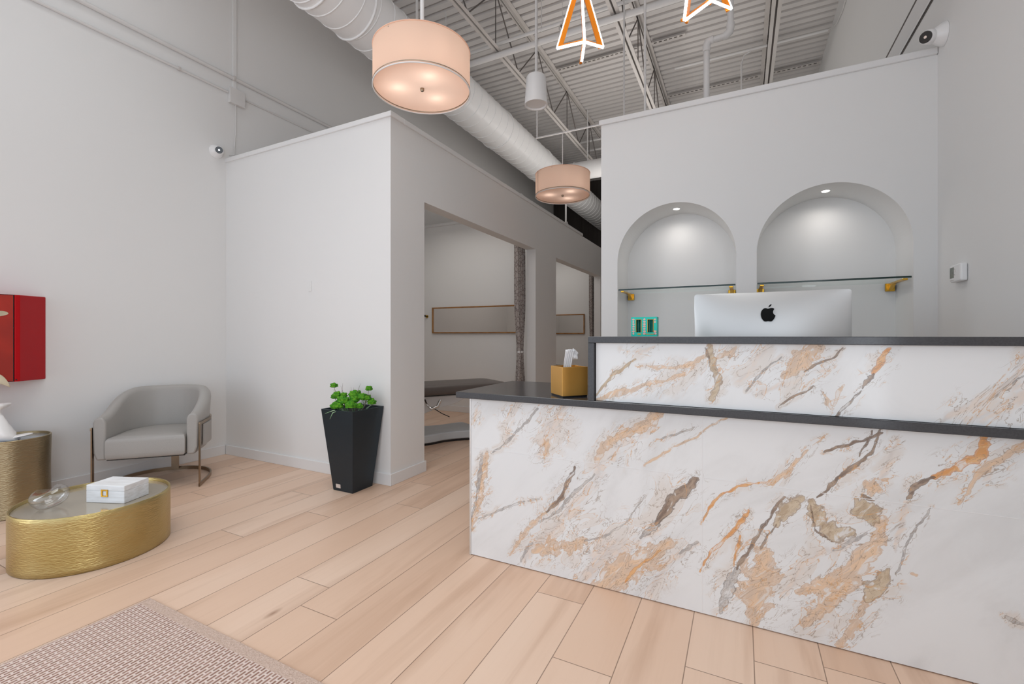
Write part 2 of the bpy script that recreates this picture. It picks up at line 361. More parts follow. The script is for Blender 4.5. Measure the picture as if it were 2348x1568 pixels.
# ---- marble-look tile: vein fields come with the mesh, edges are broken up by noise
def marble_mat():
    m = bpy.data.materials.new('veined_marble_tile'); m.use_nodes = True
    N, L = m.node_tree.nodes, m.node_tree.links
    b = N['Principled BSDF']; b.inputs['Roughness'].default_value = 0.12; b.inputs['Specular IOR Level'].default_value = 0.4
    tc = N.new('ShaderNodeTexCoord')
    def M(op, a, b_=None, c_=None):
        n = N.new('ShaderNodeMath'); n.operation = op
        for i, v in enumerate((a, b_, c_)):
            if v is None: continue
            if isinstance(v, (int, float)): n.inputs[i].default_value = v
            else: L.new(v, n.inputs[i])
        return n.outputs[0]
    # turn so that the veins' diagonal becomes x, then stretch along it
    rot = N.new('ShaderNodeMapping'); rot.inputs['Rotation'].default_value = (0, radians(50), 0); L.new(tc.outputs['Object'], rot.inputs['Vector'])
    mp = N.new('ShaderNodeMapping'); mp.inputs['Scale'].default_value = (0.38, 1, 1); L.new(rot.outputs[0], mp.inputs['Vector'])
    def noise(scale, det, dist, off=0.0, rough=0.6):
        o_ = N.new('ShaderNodeVectorMath'); o_.operation = 'ADD'; L.new(mp.outputs[0], o_.inputs[0]); o_.inputs[1].default_value = (off, off*0.7, off*1.3)
        n = N.new('ShaderNodeTexNoise'); n.inputs['Scale'].default_value = scale; n.inputs['Detail'].default_value = det
        n.inputs['Distortion'].default_value = dist; n.inputs['Roughness'].default_value = rough
        L.new(o_.outputs[0], n.inputs['Vector']); return n.outputs['Fac']
    n1 = noise(11, 8, 0.9); n2 = noise(34, 8, 1.1, 3.1); n3 = noise(3.4, 6, 1.6, 7.7); n4 = noise(16, 9, 2.2, 12.3, 0.55); n5 = noise(9, 9, 1.8, 21.9, 0.5)
    def attr(k):
        a = N.new('ShaderNodeAttribute'); a.attribute_name = k; return a.outputs['Fac']
    def band(v, lo, hi, top=1.0):
        r = N.new('ShaderNodeMapRange'); r.interpolation_type = 'SMOOTHSTEP'; L.new(v, r.inputs['Value'])
        r.inputs['From Min'].default_value = lo; r.inputs['From Max'].default_value = hi; r.inputs['To Max'].default_value = top
        return r.outputs[0]
    def mixc(fac, A, B):
        x = N.new('ShaderNodeMix'); x.data_type = 'RGBA'; L.new(fac, x.inputs['Factor'])
        for s_, v in (('A', A), ('B', B)):
            if isinstance(v, tuple): x.inputs[s_].default_value = (*v, 1)
            else: L.new(v, x.inputs[s_])
        return x.outputs['Result']
    nz = M('SUBTRACT', M('ADD', M('MULTIPLY', n1, 0.62), M('MULTIPLY', n2, 0.38)), 0.5)
    cur = mixc(band(n3, 0.42, 0.78, 0.8), srgb(224, 226, 227), srgb(208, 209, 209))
    fL, fO, fT, fG, fS, fB = [attr('v'+k) for k in 'LOTGSB']
    near = M('MINIMUM', M('MINIMUM', fL, fO), M('MINIMUM', M('MINIMUM', fT, M('MULTIPLY', fG, 0.6)), M('MINIMUM', M('MULTIPLY', fS, 0.6), M('MULTIPLY', fB, 0.6))))
    prox = M('SUBTRACT', 1.0, band(near, 1.3, 3.2))
    halo = M('MULTIPLY', prox, band(n5, 0.46, 0.62, 0.55))
    cur = mixc(halo, cur, srgb(212, 202, 192))
    def layer(cur, f0, col, col2, edge, amp, top, soft):
        f = M('ADD', M('SUBTRACT', 1.0, f0), M('MULTIPLY', nz, amp))
        mask = band(f, 0.0, soft, top)
        cm = mixc(band(n2, 0.42, 0.60), col, col2)
        holes = band(n4, 0.57, 0.63, 0.75)
        mask = M('MULTIPLY', mask, M('SUBTRACT', 1.0, holes))
        cur = mixc(mask, cur, cm)
        rim = M('MULTIPLY', M('MULTIPLY', band(f, 0.0, 0.12), M('SUBTRACT', 1.0, band(f, 0.18, 0.42))), 0.7)
        return mixc(rim, cur, edge) if edge else cur
    cur = layer(cur, fL, srgb(206, 200, 196), srgb(222, 208, 196), None, 6.0, 0.8, 1.0)
    cur = layer(cur, fO, srgb(222, 192, 162), srgb(206, 184, 164), srgb(200, 168, 138), 5.5, 0.95, 0.6)
    cur = layer(cur, fT, srgb(178, 158, 132), srgb(200, 184, 160), srgb(150, 128, 104), 5.0, 0.95, 0.5)
    cur = layer(cur, fG, srgb(160, 157, 156), srgb(196, 192, 188), srgb(126, 120, 116), 4.6, 0.9, 0.6)
    cur = layer(cur, fS, srgb(214, 152, 90), srgb(222, 176, 126), srgb(196, 130, 70), 4.0, 0.95, 0.5)
    cur = layer(cur, fB, srgb(124, 106, 94), srgb(168, 148, 130), srgb(92, 76, 64), 4.2, 0.95, 0.5)
    # hairline veins branching near the big ones
    hair = M('MULTIPLY', M('SUBTRACT', 1.0, band(M('ABSOLUTE', M('SUBTRACT', n4, 0.5)), 0.002, 0.011)), prox)
    cur = mixc(M('MULTIPLY', hair, 0.75), cur, srgb(150, 132, 116))
    hair2 = M('MULTIPLY', M('SUBTRACT', 1.0, band(M('ABSOLUTE', M('SUBTRACT', n5, 0.52)), 0.002, 0.009)), prox)
    cur = mixc(M('MULTIPLY', hair2, 0.7), cur, srgb(206, 160, 112))
    L.new(cur, b.inputs['Base Color'])
    return m
M_marble = marble_mat()

def rug_mat():
    m = bpy.data.materials.new('woven_sisal'); m.use_nodes = True
    N, L = m.node_tree.nodes, m.node_tree.links
    b = N['Principled BSDF']; b.inputs['Roughness'].default_value = 0.9; b.inputs['Specular IOR Level'].default_value = 0.1
    tc = N.new('ShaderNodeTexCoord')
    mp = N.new('ShaderNodeMapping'); mp.inputs['Rotation'].default_value = (0, 0, radians(90)); L.new(tc.outputs['Object'], mp.inputs['Vector'])
    br = N.new('ShaderNodeTexBrick'); L.new(mp.outputs[0], br.inputs['Vector'])
    br.inputs['Scale'].default_value = 1.0; br.inputs['Brick Width'].default_value = 0.034; br.inputs['Row Height'].default_value = 0.0135
    br.inputs['Mortar Size'].default_value = 0.0042; br.inputs['Mortar Smooth'].default_value = 0.4
    br.inputs['Color1'].default_value = (*srgb(150, 116, 102), 1); br.inputs['Color2'].default_value = (*srgb(172, 140, 126), 1)
    br.inputs['Mortar'].default_value = (*srgb(226, 206, 196), 1)
    n = N.new('ShaderNodeTexNoise'); n.inputs['Scale'].default_value = 300; L.new(tc.outputs['Object'], n.inputs['Vector'])
    mx = N.new('ShaderNodeMix'); mx.data_type = 'RGBA'; mx.blend_type = 'MULTIPLY'; mx.inputs['Factor'].default_value = 0.25
    L.new(br.outputs['Color'], mx.inputs['A']); L.new(n.outputs['Color'], mx.inputs['B'])
    L.new(mx.outputs['Result'], b.inputs['Base Color'])
    bp = N.new('ShaderNodeBump'); bp.inputs['Strength'].default_value = 0.6; bp.inputs['Distance'].default_value = 0.003
    L.new(br.outputs['Fac'], bp.inputs['Height']); L.new(bp.outputs[0], b.inputs['Normal'])
    return m
M_rug = rug_mat()
M_rugb = mat('sisal_binding', srgb(206, 182, 168), 0.9, var=(120, srgb(188, 162, 146), (1, 1, 1)), bump=(240, 0.5, (1, 1, 1)))

def curtain_mat():
    m = mat('patterned_curtain', srgb(120, 112, 108), 0.8)
    N, L = m.node_tree.nodes, m.node_tree.links; b = N['Principled BSDF']
    tc = N.new('ShaderNodeTexCoord'); mp = N.new('ShaderNodeMapping'); mp.inputs['Scale'].default_value = (1, 1, 0.8); L.new(tc.outputs['Object'], mp.inputs[0])
    v = N.new('ShaderNodeTexVoronoi'); v.feature = 'DISTANCE_TO_EDGE'; v.inputs['Scale'].default_value = 26; L.new(mp.outputs[0], v.inputs['Vector'])
    r = N.new('ShaderNodeValToRGB'); r.color_ramp.elements[0].position = 0.02; r.color_ramp.elements[0].color = (*srgb(128, 118, 114), 1)
    r.color_ramp.elements[1].position = 0.1; r.color_ramp.elements[1].color = (*srgb(176, 168, 164), 1)
    L.new(v.outputs['Distance'], r.inputs[0]); L.new(r.outputs[0], b.inputs['Base Color'])
    return m
M_curtain = curtain_mat()

# ================================================================= room shell
XL, XR = -4.16, 0.96
YF, YB = -2.2, 10.5
ZC = 4.75
struct('floor', bx(XL-0.12, XR+0.12, YF-0.1, YB+0.1, -0.1, 0.0), M_floor)
bm = bmesh.new(); box(bm, XL-0.12, XL, -0.5, YB, 0, ZC+0.1); box(bm, XL-0.12, XL, YF-0.1, -2.1, 0, ZC+0.1)
box(bm, XL-0.12, XL, -2.1, -0.5, 0, 0.35); box(bm, XL-0.12, XL, -2.1, -0.5, 2.6, ZC+0.1)
struct('wall_left', bm, M_wall)
bm = bmesh.new()
for yy in (-2.08, -1.3, -0.52): box(bm, XL-0.09, XL-0.04, yy-0.02, yy+0.02, 0.35, 2.6)
struct('added_window_left', bm, M_steel)  # unseen opening, added to go with the left fill light
bm = bmesh.new(); box(bm, XR, XR+0.12, -0.3, YB, 0, ZC+0.1); box(bm, XR, XR+0.12, YF-0.1, -2.05, 0, ZC+0.1)
box(bm, XR, XR+0.12, -2.05, -0.3, 0, 0.35); box(bm, XR, XR+0.12, -2.05, -0.3, 2.6, ZC+0.1)
struct('wall_right', bm, M_wall)
bm = bmesh.new()
for yy in (-2.03, -1.18, -0.32): box(bm, XR+0.04, XR+0.09, yy-0.02, yy+0.02, 0.35, 2.6)
struct('added_window_right', bm, M_steel)  # glazing bars of an unseen window added for the right fill
# ribbed wall at the far hall end, its unlit darkness put into the colour
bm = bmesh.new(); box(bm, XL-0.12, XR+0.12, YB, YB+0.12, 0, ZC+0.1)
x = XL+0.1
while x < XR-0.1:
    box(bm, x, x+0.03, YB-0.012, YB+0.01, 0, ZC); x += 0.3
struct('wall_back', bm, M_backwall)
# shop front behind the camera: sill, header, piers and glazing bars around open daylight
bm = bmesh.new()
box(bm, XL-0.12, XR+0.12, YF-0.12, YF, 0, 0.15); box(bm, XL-0.12, XR+0.12, YF-0.12, YF, 3.4, ZC+0.1)
box(bm, XL-0.12, -4.06, YF-0.12, YF, 0.15, 3.4); box(bm, 0.86, XR+0.12, YF-0.12, YF, 0.15, 3.4)
struct('wall_front', bm, M_wall)
bm = bmesh.new()
for k in range(5):
    xx = -4.06 + k*4.92/4; box(bm, xx-0.02, xx+0.02, YF-0.09, YF-0.03, 0.15, 3.4)
box(bm, -4.06, 0.86, YF-0.09, YF-0.03, 2.3, 2.36)
struct('window_1', bm, M_steel)

# corrugated roof deck, ribs run along X
bm = bmesh.new()
per = 0.117; prof = []
y = YF-0.1
while y < YB+0.1:
    prof += [(y, ZC), (y+0.074, ZC), (y+0.084, ZC+0.045), (y+0.107, ZC+0.045)]; y += per
A = [bm.verts.new((XL-0.12, a, b)) for a, b in prof]; B = [bm.verts.new((XR+0.12, a, b)) for a, b in prof]
for i in range(len(prof)-1): bm.faces.new((A[i], B[i], B[i+1], A[i+1]))
struct('ceiling', bm, M_deck)

H = 2.63; YP = 2.49; XP = -2.23; TH = 0.12
# treatment room partition: front face and hall side with two openings
struct('wall_partition', bx(XL, XP, YP, YP+TH, 0, H), M_wall)
bm = bmesh.new()
segs = [(YP+TH, 2.875, 0), (2.875, 5.04, 2.12), (5.04, 5.72, 0), (5.72, 7.885, 2.12), (7.885, 9.6, 0)]
for a, b, z0 in segs: box(bm, XP-TH, XP, a, b, z0, H)
struct('wall_hallway', bm, M_wall)
for i, yy in enumerate((5.32, 8.165)):
    struct('wall_divider' if i == 0 else 'wall_divider.001', bx(XL, XP-TH, yy, yy+0.1, 0, H), M_wall)
struct('wall_hall_right', bx(-0.92, -0.80, 3.67, 9.6, 0, H), M_wall)
# caps
def cap(name, x0, x1, y0, y1, z=H):
    struct(name, bx(x0, x1, y0, y1, z, z+0.038), M_trim, bevel=0.003, seg=1)
cap('trim_1', XL, XP+0.012, YP-0.012, YP+TH+0.012)
cap('trim_2', XP-TH-0.012, XP+0.012, YP+TH+0.0125, 6.85)
cap('trim_3', XL, XP-TH-0.013, 5.308, 5.432)
cap('trim_4', XL, XP-TH-0.013, 8.153, 8.277)
# baseboards
bh, bt = 0.083, 0.012
struct('baseboard_left', bx(XL, XL+bt, YF, YP-bt, 0, bh), M_trim, bevel=0.002, seg=1)
struct('baseboard_partition', bx(XL+bt, XP+bt, YP-bt, YP, 0, bh), M_trim, bevel=0.002, seg=1)
bm = bmesh.new(); box(bm, XP, XP+bt, YP+0.001, 2.875+bt, 0, bh); box(bm, XP-TH, XP-0.001, 2.876, 2.875+bt, 0, bh)
struct('baseboard_hall', bm, M_trim, bevel=0.002, seg=1)
bm = bmesh.new(); box(bm, XP, XP+bt, 5.04-bt, 5.72+bt, 0, bh)
struct('baseboard_pillar', bm, M_trim, bevel=0.002, seg=1)
bm = bmesh.new(); box(bm, XL, XP-TH, 5.32-bt, 5.319, 0, bh)
struct('baseboard_divider', bm, M_trim, bevel=0.002, seg=1)

# niche wall with two arched recesses
YN, ND = 3.27, 0.33
XN0 = -0.92; ZN = 2.61
bm = bmesh.new()
def q(*p): return bm.faces.new([bm.verts.new(v) for v in p])
n1 = (-0.80, -0.03); n2 = (0.087, 0.857); zs, zb = 1.595, 0.80
def front(x0, x1, z0, z1): q((x0, YN, z0), (x1, YN, z0), (x1, YN, z1), (x0, YN, z1))
front(XN0, n1[0], 0, ZN); front(n1[1], n2[0], 0, ZN); front(n2[1], XR, 0, ZN)
NS = 72
for (a, b) in (n1, n2):
    front(a, b, 0, zb)
    c, r = (a+b)/2, (b-a)/2
    arc = [(c - r*cos(pi*k/NS), zs + r*sin(pi*k/NS)) for k in range(NS+1)]
    top = [bm.verts.new((x_, YN, ZN)) for x_, _ in arc]; low = [bm.verts.new((x_, YN, z_)) for x_, z_ in arc]
    for k in range(NS): bm.faces.new((low[k], low[k+1], top[k+1], top[k]))
    # outline of the recess incl. jambs and sill
    out = [(a, zb)] + arc + [(b, zb)]
    F = [bm.verts.new((x_, YN, z_)) for x_, z_ in out]; K = [bm.verts.new((x_, YN+ND, z_)) for x_, z_ in out]
    for k in range(len(out)):
        kk = (k+1) % len(out); bm.faces.new((F[k], F[kk], K[kk], K[k]))
    bm.faces.new(K)
T2 = YN+0.42
q((XN0, YN, 0), (XN0, T2, 0), (XN0, T2, ZN), (XN0, YN, ZN)); q((XN0, T2, 0), (XR, T2, 0), (XR, T2, ZN), (XN0, T2, ZN))
q((XN0, YN, ZN), (XR, YN, ZN), (XR, T2, ZN), (XN0, T2, ZN)); q((XN0, YN, 0), (XR, YN, 0), (XR, T2, 0), (XN0, T2, 0))
q((XR, YN, 0), (XR, T2, 0), (XR, T2, ZN), (XR, YN, ZN))
bmesh.ops.remove_doubles(bm, verts=bm.verts, dist=0.0004)
struct('wall_niche', bm, M_wall)
cap('trim_5', XN0-0.014, XR-0.002, YN-0.014, T2+0.014, ZN)

# ================================================================= roof steel, duct and pipes
def joist(x, label):
    t = thing('steel_joist', label, 'joist', (x, 0, 0), group='roof joists')
    zt, zb_ = ZC-0.006, 4.10
    bm = bmesh.new()
    for s in (-1, 1):
        box(bm, s*0.008 if s > 0 else -0.052, 0.052 if s > 0 else -0.008, YF+0.01, YB-0.01, zt-0.006, zt)
        box(bm, *( (0.008, 0.014) if s > 0 else (-0.014, -0.008)), YF+0.01, YB-0.01, zt-0.05, zt-0.006)
    finish('top_chord', bm, M_steel, t)
    bm = bmesh.new()
    for s in (-1, 1):
        box(bm, 0.009 if s > 0 else -0.042, 0.042 if s > 0 else -0.009, YF+0.01, YB-0.01, zb_, zb_+0.006)
        box(bm, *((0.009, 0.015) if s > 0 else (-0.015, -0.009)), YF+0.01, YB-0.01, zb_+0.006, zb_+0.04)
    box(bm, -0.0085, 0.0085, YF+0.02, YB-0.02, zb_+0.02, zb_+0.035, 1)  # dark filler paints the shade in the gap between the angles
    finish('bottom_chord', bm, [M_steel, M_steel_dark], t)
    bm = bmesh.new(); y = YF+0.35; k = 0
    while y < YB-0.5:
        a = (0, y, zb_+0.03 if k % 2 == 0 else zt-0.03); b = (0, y+0.55, zt-0.03 if k % 2 == 0 else zb_+0.03)
        tube(bm, [a, b], 0.0075, 8)
        if k % 2 == 0: tube(bm, [b, (0, y+0.55, zb_+0.03)], 0.006, 8)
        y += 0.55; k += 1
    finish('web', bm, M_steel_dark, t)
    return t
joist(-2.32, 'grey open-web steel roof joist nearest the round duct')
joist(-1.06, 'grey open-web steel roof joist above the tallest orange angular light')
joist(0.29, 'grey double-bar steel roof joist on the right, near the tall right wall')

# main spiral duct
DX, DZ, DR = -2.855, 3.77, 0.245
t = thing('round_duct', 'large white spiral air duct running along the ceiling above the partition', 'duct', (DX, 0, DZ))
bm = bmesh.new()
NY = 150; prev = None
for i in range(NY+1):
    y = YF+0.02 + (YB-0.04-YF)*i/NY
    ring = [bm.verts.new((DR*cos(2*pi*k/40), y, DR*sin(2*pi*k/40))) for k in range(40)]
    if prev:
        for k in range(40): bm.faces.new((prev[k], prev[(k+1) % 40], ring[(k+1) % 40], ring[k]))
    prev = ring
finish('duct_body', bm, M_duct, t, smooth=180)
bm = bmesh.new(); pts = []
turns = (YB-YF-0.1)/0.16
for i in range(int(turns*28)):
    a = 2*pi*i/28; pts.append((DR*cos(a), YF+0.05+0.16*i/28, DR*sin(a)))
tube(bm, pts, 0.006, 6)
finish('spiral_seam', bm, M_duct, t, smooth=180)
for yy in (2.35, 2.75, 5.2, 6.55, 7.75):
    bm = bmesh.new()
    pts = [((DR+0.004)*cos(a*pi/20), yy, (DR+0.004)*sin(a*pi/20)) for a in range(40)]
    tube(bm, pts, 0.009, 6, closed=True)
    finish('coupling_band', bm, M_duct, t, smooth=180)
# branch duct, its end cut to sit against the main duct
t = thing('branch_duct', 'short white round duct branching right behind the far pendant lamp', 'duct', (0, 7.15, DZ))
bm = bmesh.new(); cyl(bm, (DX+DR, 0, 0), (-0.95, 0, 0), 0.145, 32)
for v in bm.verts:
    if v.co.x < DX+DR+0.01: v.co.x = DX+math.sqrt(DR*DR-v.co.z**2)+0.003
br_ = finish('duct_body', bm, M_duct, t, smooth=60)
for xx in (-2.45, -1.75, -1.05):
    bm = bmesh.new(); tube(bm, [(xx, 0.148*cos(a*pi/16), 0.148*sin(a*pi/16)) for a in range(32)], 0.006, 6, closed=True)
    finish('coupling_band', bm, M_duct, t, smooth=180)
# duct straps
def rod(name, label, cat, p0, p1, r, m=None, group=None, n=12):
    bm = bmesh.new(); o = Vector(p0); tube(bm, [(0, 0, 0), Vector(p1)-o], r, n)
    ob = finish(name, bm, m or M_pipe, smooth=60); ob.location = p0
    return tag(ob, label, cat, group)

rod('hanger_rod', 'thin hanger rod dropping to the white branch duct', 'hanger rod', (-2.24, 7.15, ZC), (-2.24, 7.15, DZ+0.147), 0.010)
rod('hanger_rod', 'hanger rod of the large duct, just behind the near drum pendant', 'hanger rod', (-2.685, 3.35, ZC), (-2.685, 3.35, 3.945), 0.012)
rod('standpipe', 'pale riser behind the hallway wall top, below the far drum pendant', 'pipe', (-2.42, 6.62, H), (-2.42, 6.62, 3.42), 0.013)
for (yy, rr_, lab) in ((4.78, 0.055, 'small cable loop on the hallway wall top, left of the far drum pendant'), (6.30, 0.07, 'small cable loop over the hallway wall top, under the far drum pendant')):
    bm = bmesh.new(); tube(bm, [(0, -rr_*cos(pi*k/14), rr_*sin(pi*k/14)) for k in range(15)], 0.006, 8)
    o = finish('cable_loop', bm, M_pipe, smooth=180); o.location = (-2.29, yy, H+0.040); tag(o, lab, 'cable')
t = thing('hanging_fitting', 'small round wheel-like metal fitting hanging on a thin rod beside the orange light', 'fitting', (-1.41, 3.77, 3.79))
bm = bmesh.new(); tube(bm, [(0.030*cos(2*pi*k/24), 0, 0.036*sin(2*pi*k/24)) for k in range(24)], 0.006, 8, closed=True); finish('wheel', bm, M_steel, t, smooth=180)
bm = bmesh.new(); cyl(bm, (0, -0.02, 0), (0, 0.02, 0), 0.012, 12)
for k in range(3): cyl(bm, (0, 0, 0), (0.03*cos(2.1*k), 0, 0.036*sin(2.1*k)), 0.003, 6)
finish('hub', bm, M_steel_dark, t, smooth=50)
bm = bmesh.new(); cyl(bm, (0, 0, 0.036), (0, 0, ZC-3.79), 0.003, 6); finish('rod', bm, M_steel, t, smooth=60)
# sprinkler pipes across the hall
def pipe_x(name, label, x0, x1, y, z, r, hang=(), cat='pipe', m=None):
    t = thing(name, label, cat, (0, y, z))
    bm = bmesh.new(); cyl(bm, (x0, 0, 0), (x1, 0, 0), r, 16); finish('pipe_run', bm, m or M_pipe, t, smooth=60)
    for h in hang:
        bm = bmesh.new(); cyl(bm, (h, 0, r*0.8), (h, 0, ZC-z), 0.005, 8)
        tube(bm, [(h, (r+0.004)*cos(a*pi/10), (r+0.004)*sin(a*pi/10)) for a in range(20)], 0.004, 5, closed=True)
        finish('hanger', bm, M_pipe, t, smooth=60)
    return t
pipe_x('sprinkler_pipe', 'thick white sprinkler pipe crossing under the joists behind the hanging cylinder', -3.9, XR-0.002, 4.26, 4.065, 0.03, (-0.35, -3.0))
pipe_x('sprinkler_pipe', 'thin white pipe crossing high above the thick sprinkler pipe', -2.9, XR-0.002, 4.45, 4.33, 0.018, (-1.9,))
pipe_x('sprinkler_pipe', 'nearer of the two slim pipes far down the hall ceiling', -2.6, 0.9, 7.75, 4.5, 0.018, (-2.0,))
pipe_x('sprinkler_pipe', 'farther of the two slim pipes far down the hall ceiling', -2.6, 0.9, 8.15, 4.5, 0.018, (-1.5,))
t = pipe_x('conduit', 'slim conduit running under the roof deck right up to the right wall', -0.8, 0.91, 6.43, 4.66, 0.016)
bm = bmesh.new()
pts = [(0.90, 0, 0), (0.93, -0.10, -0.04), (0.945, -0.3, -0.12), (0.948, -0.6, -0.17), (0.948, -1.0, -0.16), (0.948, -1.4, -0.12)]
tube(bm, pts, 0.006, 8); finish('cable_tail', bm, M_pipe, t, smooth=60)
t = thing('conduit', 'thin conduit curving down from the deck conduit behind the niche wall', 'conduit', (0.0, 6.38, 4.62))
bm = bmesh.new()
tube(bm, [(0.10, 0, -0.01), (0.03, 0, -0.04), (0.0, 0, -0.14), (0.0, 0, -2.0)], 0.010, 8); finish('conduit_run', bm, M_pipe, t, smooth=60)

# perforated angles at the deck laps
def perf(label, x0, x1, y, z=4.70):
    bm = bmesh.new(); box(bm, x0, x1, y, y+0.05, z-0.006, z); box(bm, x0, x1, y+0.044, y+0.05, z, ZC-0.004)
    xx = x0+0.03
    while xx < x1-0.03:
        box(bm, xx, xx+0.035, y+0.012, y+0.032, z-0.0075, z-0.006, 1); xx += 0.06
    ob = finish('slotted_angle', bm, [M_steel, M_steel_dark]); return tag(ob, label, 'steel angle')
perf('slotted steel angle between the two left joists, behind the orange angular light', -2.26, -1.12, 5.79)
perf('short slotted steel angle right of the middle joist, behind the orange angular light', -1.0, -0.6, 5.79)
perf('slotted steel angle low over the niche wall, left of the double-bar joist', -1.0, 0.23, 7.19)
perf('slotted steel angle low over the niche wall, right of the double-bar joist', 0.35, 0.92, 7.19)

# strut carrying the far lamp
t = thing('lamp_strut', 'thin white strut with drop rod that carries the far drum pendant', 'strut', (0, 4.216, 0))
bm = bmesh.new(); box(bm, -1.86, -0.95, -0.006, 0.006, 3.066, 3.078); finish('crossbar', bm, M_pipe, t)
for xx in (-1.85, -0.97):
    bm = bmesh.new(); cyl(bm, (xx, 0, 3.08), (xx, 0, ZC), 0.008, 8); finish('hanger', bm, M_pipe, t, smooth=60)

# pvc pipe with an offset above the niche wall
t = thing('vent_pipe', 'white plastic pipe with two elbows rising above the niche wall', 'pipe', (-0.225, 3.56, 0))
bm = bmesh.new()
tube(bm, [(0, 0, ZN+0.038), (0, 0, 3.15), (0.006, 0, 3.18), (0.03, 0, 3.195), (0.125, 0, 3.2), (0.15, 0, 3.22), (0.156, 0, 3.25), (0.156, 0, ZC)], 0.021, 16)
finish('pipe_run', bm, M_pipe, t, smooth=60)
bm = bmesh.new()
tube(bm, [(0, 0, 3.12), (0, 0, 3.16), (0.01, 0, 3.19), (0.035, 0, 3.197), (0.045, 0, 3.197)], 0.027, 16); finish('elbow', bm, M_pipe, t, smooth=60)
bm = bmesh.new()
tube(bm, [(0.11, 0, 3.2), (0.125, 0, 3.2), (0.15, 0, 3.22), (0.156, 0, 3.25), (0.156, 0, 3.28)], 0.027, 16); finish('elbow', bm, M_pipe, t, smooth=60)
rod('standpipe', 'straight thin white pipe rising left of the plastic elbow pipe', 'pipe', (-0.648, 3.5, ZN+0.038), (-0.648, 3.5, ZC), 0.009)

# raceway on the right wall
t = thing('wall_raceway', 'long pale boxed raceway high on the right wall, above the niche wall', 'raceway', (XR, 0, 0))
bm = bmesh.new(); box(bm, -0.014, -0.004, 2.2, 9.0, 2.958, 3.097); finish('cover', bm, M_trim, t, bevel=0.004, seg=1)
bm = bmesh.new(); box(bm, -0.0035, -0.0005, 2.19, 9.01, 2.948, 3.135); finish('edge_shadow', bm, M_steel_dark, t)  # dark strip that paints the shadow lines along the cover

# conduits on the left wall
def conduit_y(name, label, y0, y1, z, r, clips):
    t = thing(name, label, 'conduit', (XL+r+0.001, 0, z))
    bm = bmesh.new(); cyl(bm, (0, y0, 0), (0, y1, 0), r, 12); finish('conduit_run', bm, M_pipe, t, smooth=60)
    for y in clips:
        bm = bmesh.new(); box(bm, -r, r+0.004, y-0.01, y+0.01, -r-0.004, r+0.004); finish('clip', bm, M_steel, t, bevel=0.003)
conduit_y('wall_conduit', 'upper, thicker conduit running along the left wall', YF+0.1, 6.5, 3.42, 0.016, (1.4, 2.55, 4.2))
conduit_y('wall_conduit', 'lower, thinner conduit on the left wall leading to a junction box', YF+0.1, 2.50, 3.275, 0.010, (0.9, 2.1))
conduit_y('wall_conduit', 'thin conduit on the left wall leaving the junction box over the partition', 2.64, 6.5, 3.275, 0.007, (3.8,))
t = thing('junction_box', 'small square white junction box on the left wall above the camera', 'junction box', (XL, 2.57, 3.25))
bm = bmesh.new(); box(bm, 0.001, 0.04, -0.065, 0.065, -0.065, 0.065); finish('box_body', bm, M_pipe, t, bevel=0.004)
bm = bmesh.new(); box(bm, 0.04, 0.044, -0.07, 0.07, -0.07, 0.07); finish('cover', bm, M_pipe, t, bevel=0.002)
bm = bmesh.new(); tube(bm, [(0.012, 0, -0.06), (0.012, 0.0, -0.3), (0.02, -0.02, -0.53), (0.012, -0.06, -0.545)], 0.004, 8); finish('cable_tail', bm, M_pipe, t, smooth=60)
bm = bmesh.new(); box(bm, XL+0.001, XL+0.012, 2.545, 2.58, 3.33, ZC-0.01)
tag(finish('cable_trunking', bm, M_wall, bevel=0.002, seg=1), 'flat vertical cable cover rising above the junction box', 'trunking')

